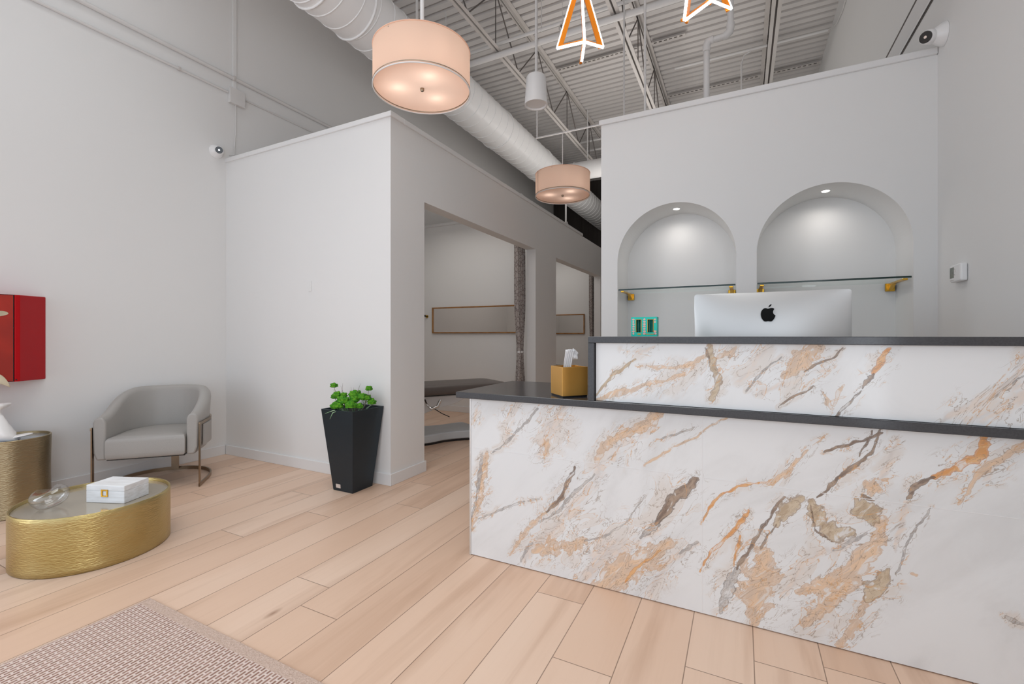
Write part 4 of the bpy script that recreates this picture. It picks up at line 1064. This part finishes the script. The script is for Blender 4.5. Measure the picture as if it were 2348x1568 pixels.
for A_, B_ in zip(g[:-1], g[1:]):
    for k in range(NU): bm.faces.new((A_[k], A_[k+1], B_[k+1], B_[k]))
rim = g[0]+[r_[-1] for r_ in g[1:-1]]+g[-1][::-1]+[r_[0] for r_ in g[1:-1]][::-1]
back_ = [bm.verts.new((v.co.x, 0.006, v.co.z)) for v in rim]
for k in range(len(rim)): bm.faces.new((rim[k], rim[(k+1) % len(rim)], back_[(k+1) % len(rim)], back_[k]))
bm.faces.new(back_)
finish('display_shell', bm, M_alu, t, smooth=60)
bm = bmesh.new(); box(bm, -0.31, 0.31, 0.0062, 0.008, 0.06, 0.47); finish('screen', bm, M_black, t)
bm = bmesh.new()
box(bm, -0.095, 0.095, -0.10, 0.10, 0.0, 0.008)
v_ = box(bm, -0.09, 0.09, -0.055, -0.045, 0.008, 0.2)
finish('stand', bm, M_alu, t, bevel=0.002)
M_emblem = mat('matt_black', (0.004, 0.004, 0.004), 0.6, spec=0.15, var=(5, (0.006, 0.006, 0.006), (1, 1, 1)))
# fruit emblem with a bite and a leaf, black, on the shell
bm = bmesh.new()
half = [(0.0, 0.026), (0.010, 0.030), (0.019, 0.030), (0.026, 0.0255)]
bite = [(0.0215, 0.019), (0.0195, 0.011), (0.0215, 0.003), (0.027, -0.003), (0.0305, -0.005)]
rest = [(0.027, -0.015), (0.021, -0.026), (0.014, -0.0325), (0.007, -0.0325), (0.0, -0.0305), (-0.007, -0.0325), (-0.014, -0.0325), (-0.0215, -0.026), (-0.028, -0.014), (-0.0305, 0.0), (-0.029, 0.013), (-0.024, 0.023), (-0.017, 0.029), (-0.009, 0.030)]
raw = half+bite+rest
def chaik(p, it=2, hard=()):
    for _ in range(it):
        o_ = []
        for i in range(len(p)):
            a, b = p[i], p[(i+1) % len(p)]
            o_ += [(a[0]*.75+b[0]*.25, a[1]*.75+b[1]*.25), (a[0]*.25+b[0]*.75, a[1]*.25+b[1]*.75)]
        p = o_
    return p
LZ = 1.168-0.7955
def shy(x_, z_): return -0.0435
prism(bm, chaik(raw), 0, 0.0012, fn=lambda a_, b_, z_: (a_, -0.0435-z_, LZ+b_))
leaf = [(0.001, 0.034), (0.004, 0.042), (0.011, 0.0475), (0.0145, 0.0475), (0.012, 0.040), (0.006, 0.035)]
prism(bm, chaik(leaf), 0, 0.0012, fn=lambda a_, b_, z_: (a_, -0.0435-z_, LZ+b_))
finish('emblem', bm, M_emblem, t)

# ================================================================= rug
rug = thing('area_rug', 'beige woven rug in the lower left corner of the floor', 'rug', (0, 0, 0))
X0, X1, Y0, Y1 = -2.137, -0.9, -1.85, 0.9756
bm = bmesh.new(); box(bm, X0+0.012, X1-0.0405, Y0+0.0405, Y1-0.0405, 0.001, 0.0085)
finish('woven_field', bm, M_rug, rug)
bm = bmesh.new()
for (a, b, c_, d) in ((X0, X0+0.0115, Y0, Y1), (X1-0.04, X1, Y0, Y1), (X0+0.012, X1-0.0402, Y1-0.04, Y1), (X0+0.012, X1-0.0402, Y0, Y0+0.04)): box(bm, a, b, c_, d, 0.001, 0.008)
finish('border', bm, M_rugb, rug, bevel=0.002)

# ================================================================= tapered planter
t = thing('potted_plant', 'tall tapered black planter with bright green tufted plants, at the partition corner', 'planter', (-2.435, 2.337, 0))
bm = bmesh.new()
def sq(w, z): return [bm.verts.new((sx*w, sy*w, z)) for sx, sy in ((-1, -1), (1, -1), (1, 1), (-1, 1))]
L_ = [sq(0.092, 0), sq(0.148, 0.565), sq(0.138, 0.565), sq(0.132, 0.52)]
for A_, B_ in zip(L_[:-1], L_[1:]):
    for k in range(4): bm.faces.new((A_[k], A_[(k+1) % 4], B_[(k+1) % 4], B_[k]))
bm.faces.new(L_[0][::-1]); bm.faces.new(L_[-1])
pot = finish('pot', bm, M_pot, t, bevel=0.002, seg=1)
bm = bmesh.new(); bmesh.ops.create_cube(bm, size=1, matrix=Matrix.Translation((-0.038, -0.0965, 0.035)) @ Matrix.Rotation(radians(5.6), 4, 'X') @ Matrix.Diagonal((0.042, 0.003, 0.026, 1)))
finish('badge', bm, M_badge, pot)
bm = bmesh.new(); box(bm, -0.131, 0.131, -0.131, 0.131, 0.521, 0.535); finish('soil', bm, M_soil, t)
# tufted heads: (dx, dy, z, size) read as positions over the pot
heads = [(-0.165, -0.02, 0.71, .021, 1), (0.13, 0.02, 0.70, .021, 1), (-0.135, -0.04, 0.635, .023, 0), (-0.10, -0.05, 0.648, .026, 0), (-0.06, -0.03, 0.648, .022, 0),
 (-0.035, -0.07, 0.625, .028, 0), (0.02, 0.0, 0.655, .033, 0), (-0.045, -0.11, 0.585, .030, 0), (-0.005, -0.12, 0.590, .026, 0), (0.01, -0.09, 0.62, .031, 0),
 (0.05, -0.04, 0.625, .030, 0), (0.075, -0.09, 0.595, .032, 0), (0.09, 0.0, 0.64, .028, 0), (0.11, 0.02, 0.635, .024, 0), (0.135, 0.04, 0.605, .026, 0), (0.11, -0.05, 0.585, .022, 0), (0.075, 0.03, 0.63, .024, 0)]
rr = random.Random(11)
for i, (hx, hy, hz, s, cap_) in enumerate(heads):
    bm = bmesh.new()
    ret = bmesh.ops.create_icosphere(bm, subdivisions=4, radius=1)
    sd = rr.uniform(0, 50)
    for v in bm.verts:
        p = v.co.copy(); nz = 0.16*sin(5.2*p.x+sd)*sin(4.7*p.y+sd*1.3)+0.10*sin(9*p.z+sd)+rr.uniform(-0.11, 0.11)
        v.co = p*(1+nz)
        if v.co.z < -0.3: v.co.z = -0.3-(v.co.z+0.3)*(-0.35)
        v.co = Vector((v.co.x*s*1.15, v.co.y*s*1.15, v.co.z*s))
        v.co += Vector((hx, hy, hz))
    finish('tuft', bm, M_moss, t, smooth=180)
    bm = bmesh.new(); bx_ = max(-0.11, min(0.11, hx*0.45)); by_ = max(-0.11, min(0.11, hy*0.5))
    p0 = Vector((bx_, by_, 0.53)); p1 = Vector((hx, hy, hz-s*0.3)); mid = (p0+p1)/2+Vector((0.02*(1 if hx > 0 else -1), 0, 0.0))
    pts = [p0*(1-s_)**2+mid*2*s_*(1-s_)+p1*s_**2 for s_ in [k/8 for k in range(9)]]
    tube(bm, pts, 0.0028 if not cap_ else 0.0014, 6); finish('stem', bm, M_stem if not cap_ else M_twig, t, smooth=180)
for (a, b, c_, d, e, f_) in ((-0.13, 0, 0.64, -0.20, 0, 0.68), (-0.11, 0, 0.65, -0.10, 0, 0.73), (-0.09, 0, 0.65, -0.12, 0, 0.71), (-0.01, 0, 0.62, -0.02, 0, 0.71), (0, 0, 0.62, 0.005, 0, 0.705), (0.04, 0, 0.67, 0.07, 0.0, 0.735), (0.04, 0, 0.665, 0.075, 0, 0.69), (0.10, 0.02, 0.62, 0.155, 0.02, 0.675), (0.11, 0.02, 0.61, 0.15, 0.03, 0.65)):
    bm = bmesh.new(); tube(bm, [(a*0.6, b, 0.53), (a, b, c_), (d, e, f_)], [0.002, 0.0016, 0.0004], 5); finish('twig', bm, M_twig, t)
for pts in ([(0.02, -0.10, 0.545), (-0.02, -0.15, 0.565), (-0.06, -0.19, 0.545)], [(0.0, -0.13, 0.56), (-0.015, -0.165, 0.55), (-0.025, -0.18, 0.51)], [(-0.02, -0.10, 0.56), (-0.01, -0.11, 0.60), (0.0, -0.10, 0.625)], [(0.10, 0.02, 0.56), (0.125, 0.05, 0.585), (0.15, 0.07, 0.59)]):
    bm = bmesh.new(); tube(bm, pts, [0.003, 0.0032, 0.001], 6); finish('grass_blade', bm, M_stem, t, smooth=180)

# ================================================================= brass drum tables
def drum_table(name, label, x, y, R, h, mbody, mtop, waist=0.0):
    t = thing(name, label, 'side table' if h > 0.35 else 'coffee table', (x, y, 0))
    bm = bmesh.new()
    prof = [(R-0.004, 0.0), (R, 0.004)]
    for k in range(1, 12): s_ = k/12; prof.append((R-waist*sin(pi*s_), 0.004+(h-0.008)*s_))
    prof += [(R, h-0.003), (R-0.003, h), (R-0.008, h-0.001), (R-0.010, h-0.012), (R-0.010, h-0.03)]
    lathe(bm, prof, 96, cap0=True, cap1=False); finish('drum_body', bm, mbody, t, smooth=45)
    bm = bmesh.new(); lathe(bm, [(0.001, h-0.016), (R*0.6, h-0.016), (R-0.0105, h-0.016)], 72); lathe(bm, [(0.001, h-0.022), (R-0.0105, h-0.022)], 72); finish('table_top', bm, mtop, t, smooth=180)
    return t
drum_table('coffee_table', 'low round hammered brass drum table, in front of the armchair', -2.905, 1.09, 0.302, 0.262, M_brass, M_tabletop)
drum_table('side_table', 'taller brass drum side table at the left edge by the wall', -3.965, 1.075, 0.183, 0.455, M_brass2, M_tabletop2, 0.004)

# glass bowl
bm = bmesh.new()
R_ = Matrix.Rotation(radians(-12), 3, 'Y') @ Matrix.Rotation(radians(10), 3, 'X')
pr = [(0.001, 0.0), (0.03, 0.001), (0.055, 0.012), (0.069, 0.032), (0.072, 0.046), (0.067, 0.060), (0.054, 0.071), (0.040, 0.076)]
lathe(bm, pr, 40, f=lambda x_, y_, z_, a: (x_*1.12, y_*0.98, z_*1.18+0.008*sin(a*2)*z_/0.07))
for v in bm.verts: v.co = R_ @ v.co
mz = min(v.co.z for v in bm.verts)
for v in bm.verts: v.co.z -= mz
bowl = finish('glass_bowl', bm, M_glass, smooth=180); bowl.location = (-2.928, 0.94, 0.2465)
tag(bowl, 'clear blown glass bowl lying on the brass coffee table', 'glass bowl')

# white box
t = thing('decorative_box', 'whitewashed wooden box with square gold clasp on the brass coffee table', 'box', (-2.885, 1.046, 0.2465), math.atan2(0.076, 0.188))
bm = bmesh.new(); box(bm, 0, 0.203, 0, 0.137, 0, 0.058); finish('box_body', bm, M_boxwhite, t, bevel=0.0015, seg=1)
bm = bmesh.new(); box(bm, 0, 0.203, 0, 0.137, 0.0586, 0.086); finish('lid', bm, M_boxwhite, t, bevel=0.0015, seg=1)
bm = bmesh.new(); rect_frame(bm, 0.082, 0.118, 0.030, 0.066, [(0.090, 0.110, 0.037, 0.059)], -0.004, -0.0003); finish('clasp', bm, M_gold, t, bevel=0.001, seg=1)

# red shadow-box art on the left wall
t = thing('wall_art', 'red lacquered box-framed artwork on the left wall, cut off by the photo edge', 'wall art', (XL, 0, 0))
bm = bmesh.new()
ya, yb, za, zb2, dp = 0.60, 1.123, 0.788, 1.318, 0.203
def ringv(e, x_): return [bm.verts.new((x_, y_, z_)) for y_, z_ in ((ya-e, za-max(e, 0)*0.05), (yb+e, za-max(e, 0)*0.05), (yb+e, zb2+max(e, 0)*0.05), (ya-e, zb2+max(e, 0)*0.05))]
lv = [ringv(0.175, 0.002), ringv(0.0, dp-0.004), ringv(-0.002, dp), ringv(-0.026, dp), ringv(-0.026, dp-0.008)]
for A_, B_ in zip(lv[:-1], lv[1:]):
    for k in range(4): bm.faces.new((A_[k], A_[(k+1) % 4], B_[(k+1) % 4], B_[k]))
bm.faces.new(lv[0][::-1]); bm.faces.new(lv[-1])
finish('frame', bm, M_red, t, bevel=0.004)
bm = bmesh.new(); box(bm, dp-0.0065, dp-0.001, ya+0.033, yb-0.033, za+0.004, zb2-0.004); finish('canvas', bm, M_redart, t)
bm = bmesh.new(); box(bm, dp-0.0079, dp-0.0067, ya+0.027, yb-0.027, za+0.0015, zb2-0.0015); finish('inner_gap', bm, M_black, t)
bm = bmesh.new(); cyl(bm, (dp, yb-0.02, za+0.012), (dp+0.002, yb-0.02, za+0.012), 0.004, 8); finish('screw', bm, M_black, t)
bm = bmesh.new()
lf = [(0.96, 1.235), (0.99, 1.243), (1.015, 1.245), (1.033, 1.236), (1.036, 1.226), (1.015, 1.216), (0.985, 1.208), (0.95, 1.205)]
lf = [(p_[0]+0.035, p_[1]-0.027) for p_ in lf]
prism(bm, chaik(lf, 2), dp-0.001, dp+0.001, fn=lambda a_, b_, z_: (z_, a_, b_)); pf = finish('painted_petal', bm, M_leaf, t)

# white sculptural vase on a navy tray
tr = bmesh.new(); lathe(tr, [(0.0, 0.0), (0.09, 0.0), (0.10, 0.006), (0.098, 0.008), (0.088, 0.004), (0.0, 0.003)], 48)
o = finish('tray', tr, M_navy, smooth=40); o.location = (-3.925, 1.01, 0.4395); tag(o, 'dark navy round tray under the white sculpture', 'tray')
bm = bmesh.new()
def twist(x_, y_, z_, a):
    k = 1+0.20*sin(3*a+z_*40); dx_ = 0.022*sin(z_*26); 
    return ((x_-0)*k+dx_, (y_-0)*k+0.012*cos(z_*22), z_)
prof = [(0.0, 0.0), (0.060, 0.0), (0.066, 0.008), (0.062, 0.02), (0.054, 0.045), (0.040, 0.08), (0.034, 0.12), (0.030, 0.15), (0.020, 0.175), (0.026, 0.19), (0.044, 0.20), (0.048, 0.212), (0.042, 0.222), (0.0, 0.226)]
lathe(bm, prof, 40, f=twist)
vs = thing('sculpture', 'white twisted ceramic sculpture on the tall side table at the left edge', 'sculpture', (-3.905, 1.02, 0.4435))
finish('body', bm, M_ceramic, vs, smooth=180)
bm = bmesh.new()
ell(bm, (0.032, 0.062, 0.022), (0.055, 0.072, 0.009), rot=Matrix.Rotation(radians(-40), 3, 'Z') @ Matrix.Rotation(radians(9), 3, 'X')); finish('leaf_foot', bm, M_ceramic, vs, smooth=180)
# dried leaf blade rising from the sculpture
bm = bmesh.new()
mid = [Vector(p) for p in ((0, 0, 0.21), (0.03, -0.08, 0.31), (0.06, -0.07, 0.385), (0.085, -0.015, 0.38), (0.095, 0.018, 0.325))]
wid = [0.004, 0.018, 0.030, 0.026, 0.003]
rows = []
for i, p in enumerate(mid):
    rows.append([bm.verts.new(p+Vector((0, 0.3*w_, w_))*s_) for s_, w_ in ((-1, wid[i]), (0, wid[i]*0.0), (1, wid[i]))])
for A_, B_ in zip(rows[:-1], rows[1:]):
    for k in range(2): bm.faces.new((A_[k], A_[k+1], B_[k+1], B_[k]))
ob = finish('dried_leaf', bm, M_leaf, vs, smooth=180, subsurf=2); s2 = ob.modifiers.new('so', 'SOLIDIFY'); s2.thickness = 0.002

# ================================================================= armchair
ch = thing('armchair', 'grey leather barrel armchair on a bronze metal frame in the left corner', 'armchair', (-3.635, 1.64, 0), radians(46.0))
HWd, DP = 0.300, 0.54
def plan(s, off=0.0):
    """s 0..1 from left front round the back to the right front (outer line), returns point, normal"""
    Ls, La = 0.20, 0
    a_, b_ = HWd, DP-Ls
    arc = pi*math.sqrt((a_*a_+b_*b_)/2); tot = 2*Ls+arc; d = s*tot
    if d < Ls: p, n = (-a_, d), (-1, 0)
    elif d > Ls+arc: p, n = (a_, Ls-(d-Ls-arc)), (1, 0)
    else:
        th = pi*(d-Ls)/arc
        e = 0.88
        cx_, sy_ = -cos(th), sin(th)
        cx_ = math.copysign(abs(cx_)**e, cx_); sy_ = abs(sy_)**e
        p = (a_*cx_, Ls+b_*sy_); n = Vector((cx_/a_, sy_/b_)).normalized(); n = (n.x, n.y)
    return (p[0]+n[0]*off, p[1]+n[1]*off), n
bm = bmesh.new(); NSg = 64; rings = []
TK = 0.072
for i in range(NSg+1):
    s_ = i/NSg; (px_, py_), n_ = plan(s_)
    back = min(1, max(0, (py_-0.0)/0.46)); back = back*back*(3-2*back)
    top = 0.525+0.16*back; bot = 0.235
    lean = 0.012*back
    sec = [(-TK, bot), (-TK-0.0, top-0.04), (-TK*0.86, top-0.012), (-TK*0.5, top), (-TK*0.14, top-0.012), (lean, top-0.04), (0, 0.45), (-0.004, bot+0.05), (-0.02, bot)]
    rings.append([bm.verts.new((px_+n_[0]*o_, py_+n_[1]*o_, z_)) for o_, z_ in sec])
for A_, B_ in zip(rings[:-1], rings[1:]):
    k_ = len(A_)
    for k in range(k_): bm.faces.new((A_[k], A_[(k+1) % k_], B_[(k+1) % k_], B_[k]))
bm.faces.new(rings[0][::-1]); bm.faces.new(rings[-1])
finish('backrest', bm, M_leather, ch, smooth=50, bevel=0.012, seg=3)
# seat cushion
bm = bmesh.new(); inner = []
for i in range(41):
    (px_, py_), n_ = plan(i/40, -TK-0.003)
    if py_ >= 0.0: inner.append((px_, py_))
pl = [(inner[0][0], -0.018)]+inner+[(inner[-1][0], -0.018)]
cy_ = 0.22
def scl(f_): return [(x_*f_, cy_+(y_-cy_)*f_) for x_, y_ in pl]
lvls = [(0.955, 0.238), (0.995, 0.25), (1.0, 0.275), (1.0, 0.35), (0.99, 0.368), (0.955, 0.379), (0.8, 0.386), (0.4, 0.392)]
rg = [[bm.verts.new((x_, y_, z_)) for x_, y_ in scl(f_)] for f_, z_ in lvls]
for A_, B_ in zip(rg[:-1], rg[1:]):
    k_ = len(A_)
    for k in range(k_): bm.faces.new((A_[k], A_[(k+1) % k_], B_[(k+1) % k_], B_[k]))
bm.faces.new(rg[0][::-1]); bm.faces.new(rg[-1])
finish('seat', bm, M_leather, ch, smooth=50)
bm = bmesh.new(); prism(bm, [(x_*0.98, y_*0.97+0.012) for x_, y_ in pl], 0.231, 0.2375); finish('seat_base', bm, M_black, ch)
for s_ in (-1, 1):
    bm = bmesh.new(); xo = s_*(HWd+0.006)
    box(bm, xo-0.004, xo+0.004, 0.0, 0.03, 0.0, 0.445); finish('leg', bm, M_bronze, ch, bevel=0.0015, seg=1)
bm = bmesh.new(); pts = []
for i in range(49):
    (px_, py_), n_ = plan(i/48, 0.007); pts.append((px_, py_, 0.0125))
tube(bm, pts, 0, prof=[(-0.005, -0.0125), (0.005, -0.0125), (0.005, 0.0125), (-0.005, 0.0125)], up=(0, 0, 1)); finish('floor_ring', bm, M_bronze, ch, smooth=40)
bm = bmesh.new(); pts = []
for i in range(49):
    (px_, py_), n_ = plan(i/48, 0.007); pts.append((px_, py_, 0.445))
tube(bm, pts, 0, prof=[(-0.005, -0.010), (0.005, -0.010), (0.005, 0.010), (-0.005, 0.010)], up=(0, 0, 1)); finish('frame_band', bm, M_bronze, ch, smooth=40)
bm = bmesh.new(); (px_, py_), n_ = plan(0.5, -0.02); box(bm, -0.025, 0.025, py_-0.004, py_+0.004, 0.012, 0.225)
finish('rear_post', bm, M_bronze, ch)
bm = bmesh.new()
for i in range(8, 41):
    pass
for (i0, i1) in ((3, 11), (37, 45)):
    prev = None
    for i in range(i0, i1+1):
        (a_, b_), n_ = plan(i/48, 0.004); (c_, d_), _ = plan(i/48, 0.012)
        cur_ = [bm.verts.new((a_, b_, 0.27)), bm.verts.new((c_, d_, 0.275)), bm.verts.new((c_, d_, 0.425)), bm.verts.new((a_, b_, 0.43))]
        if prev:
            for k in range(4): bm.faces.new((prev[k], prev[(k+1) % 4], cur_[(k+1) % 4], cur_[k]))
        else: bm.faces.new(cur_[::-1])
        prev = cur_
    bm.faces.new(prev)
finish('outer_panel', bm, M_leather, ch, smooth=50)

# ================================================================= treatment room fittings
def mirror(label, y):
    t = thing('wall_mirror', label, 'mirror', (-3.29, y, 1.10), group='treatment room mirrors')
    w_, h_ = 0.68, 0.185
    bm = bmesh.new(); rect_frame(bm, -w_, w_, 0, 2*h_, [(-w_+0.018, w_-0.018, 0.018, 2*h_-0.018)], -0.030, -0.001); finish('frame', bm, M_frame, t, bevel=0.002, seg=1)
    bm = bmesh.new(); box(bm, -w_+0.018, w_-0.018, -0.016, -0.001, 0.018, 2*h_-0.018); finish('mirror_glass', bm, M_mirror, t)
mirror('long gold-framed mirror hung sideways in the nearer treatment room', 5.32)
mirror('long gold-framed mirror hung sideways in the farther treatment room', 8.165)
def curtain(label, x, y, z1, tie):
    t = thing('curtain', label, 'curtain', (x, y, 0), group='grey treatment room curtains')
    bm = bmesh.new(); nz, nu = 40, 60; g = []
    for j in range(nz+1):
        z_ = 0.03+(z1-0.03)*j/nz
        w_ = 0.125-0.07*math.exp(-((z_-tie)/0.35)**2)
        row = []
        for i in range(nu+1):
            u = i/nu-0.5
            row.append(bm.verts.new((0.018*sin(u*2*pi*5+0.6*z_)+0.006*sin(u*31), u*2*w_+0.06*(0.0 if z_ > tie else 0.0), z_)))
        g.append(row)
    for j in range(nz):
        for i in range(nu): bm.faces.new((g[j][i], g[j][i+1], g[j+1][i+1], g[j+1][i]))
    ob = finish('cloth', bm, M_curtain, t, smooth=180); s_ = ob.modifiers.new('s', 'SOLIDIFY'); s_.thickness = 0.002
    bm = bmesh.new(); tube(bm, [(0.03*cos(a*pi/12), 0.052*sin(a*pi/12), tie) for a in range(24)], 0, prof=[(-0.003, -0.012), (0.003, -0.012), (0.003, 0.012), (-0.003, 0.012)], closed=True, up=(0, 0, 1)); finish('tieback', bm, M_white, t, smooth=40)
    bm = bmesh.new(); cyl(bm, (0, -0.14, z1+0.006), (0, 5.315-y if y < 5.4 else 8.16-y, z1+0.006), 0.008, 10); cyl(bm, (0, -1.9, z1+0.006), (0, -0.14, z1+0.006), 0.008, 10); finish('curtain_rail', bm, M_steel, t, smooth=60)
curtain('grey patterned curtain tied back in the nearer treatment room', -2.42, 5.0, 2.20, 0.87)
curtain('grey patterned curtain tied back in the farther treatment room', -2.42, 8.0, 2.20, 0.87)

t = thing('wall_hook', 'small gold and black hook at the left end of the nearer mirror', 'hook', (-4.075, 5.32, 1.345))
bm = bmesh.new(); cyl(bm, (0, -0.001, 0), (0, -0.012, 0), 0.022, 20); finish('rosette', bm, M_gold, t, smooth=50)
bm = bmesh.new(); tube(bm, [(0, -0.012, 0), (0, -0.045, 0), (0, -0.06, 0.01)], [0.008, 0.008, 0.018], 14); finish('knob', bm, M_black, t, smooth=50)

def bed(label, x, y, rz):
    t = thing('treatment_bed', label, 'treatment bed', (x, y, 0), rz, group='treatment beds')
    # local +x runs to the foot end (towards the opening)
    bm = bmesh.new()
    L0, Wd = 1.85, 0.30
    pol = []
    for (cx_, cy_, a0, r_) in ((0-0.11, Wd-0.11, 0, 0.11), (-L0+0.11, Wd-0.11, 90, 0.11), (-L0+0.11, -Wd+0.11, 180, 0.11), (0-0.11, -Wd+0.11, 270, 0.11)):
        for k in range(9): a = radians(a0+90*k/8); pol.append((cx_+r_*cos(a), cy_+r_*sin(a)))
    cxm = -L0/2
    def sc_(f_): return [(cxm+(x_-cxm)*(1-(1-f_)*0.35), y_*f_) for x_, y_ in pol]
    rg = [[bm.verts.new((x_, y_, z_)) for x_, y_ in sc_(f_)] for f_, z_ in ((0.93, 0.488), (0.985, 0.495), (1.0, 0.51), (1.0, 0.55), (0.98, 0.566), (0.92, 0.574), (0.5, 0.580))]
    for A_, B_ in zip(rg[:-1], rg[1:]):
        for k in range(len(A_)): bm.faces.new((A_[k], A_[(k+1) % len(A_)], B_[(k+1) % len(A_)], B_[k]))
    bm.faces.new(rg[0][::-1]); bm.faces.new(rg[-1]); finish('cushion', bm, M_vinyl, t, smooth=60)
    bm = bmesh.new(); box(bm, -L0+0.12, -0.12, -0.2, 0.2, 0.466, 0.487); finish('bed_frame', bm, M_black, t, bevel=0.005)
    # pedestal: curved white shell
    bm = bmesh.new()
    prof = [(-1.35, 0.465), (-0.42, 0.465), (-0.44, 0.42), (-0.55, 0.37), (-0.78, 0.33), (-0.98, 0.26), (-1.02, 0.10), (-1.45, 0.10), (-1.5, 0.3)]
    prism(bm, chaik(prof, 2), -0.15, 0.15, fn=lambda a_, b_, z_: (a_, z_, b_)); finish('pedestal', bm, M_trim, t, smooth=40, bevel=0.01)
    bm = bmesh.new()
    bp_ = [(-1.62, -0.24), (-0.85, -0.26), (-0.72, -0.20), (-0.55, -0.20), (-0.35, -0.25), (-0.30, -0.20), (-0.30, 0.20), (-0.35, 0.25), (-0.55, 0.20), (-0.72, 0.20), (-0.85, 0.26), (-1.62, 0.24)]
    prism(bm, chaik(bp_, 2), 0.02, 0.10); finish('base', bm, M_greyplate, t, smooth=30, bevel=0.012, seg=3)
    bm = bmesh.new(); prism(bm, [(cxm+(a_-cxm)*0.98, b_*0.97) for a_, b_ in chaik(bp_, 2)], 0.0, 0.02); finish('base_skirt', bm, M_black, t)
    bm = bmesh.new(); tube(bm, [(-0.9, -0.21, 0.44), (-0.9, -0.27, 0.40), (-0.86, -0.29, 0.36), (-0.80, -0.29, 0.38), (-0.77, -0.29, 0.44)], [0.008, 0.009, 0.012, 0.016, 0.012], 12); finish('lever', bm, M_chrome, t, smooth=60)
    bm = bmesh.new(); tube(bm, [(-0.84, -0.23, 0.37), (-0.74, -0.25, 0.30), (-0.66, -0.25, 0.26)], 0.004, 8); finish('cable', bm, M_black, t, smooth=60)
bed('taupe padded treatment bed with grey base in the nearer room', -2.43, 4.43, radians(56))
bed('dark treatment bed glimpsed behind the gold tissue box', -2.75, 7.25, radians(56))
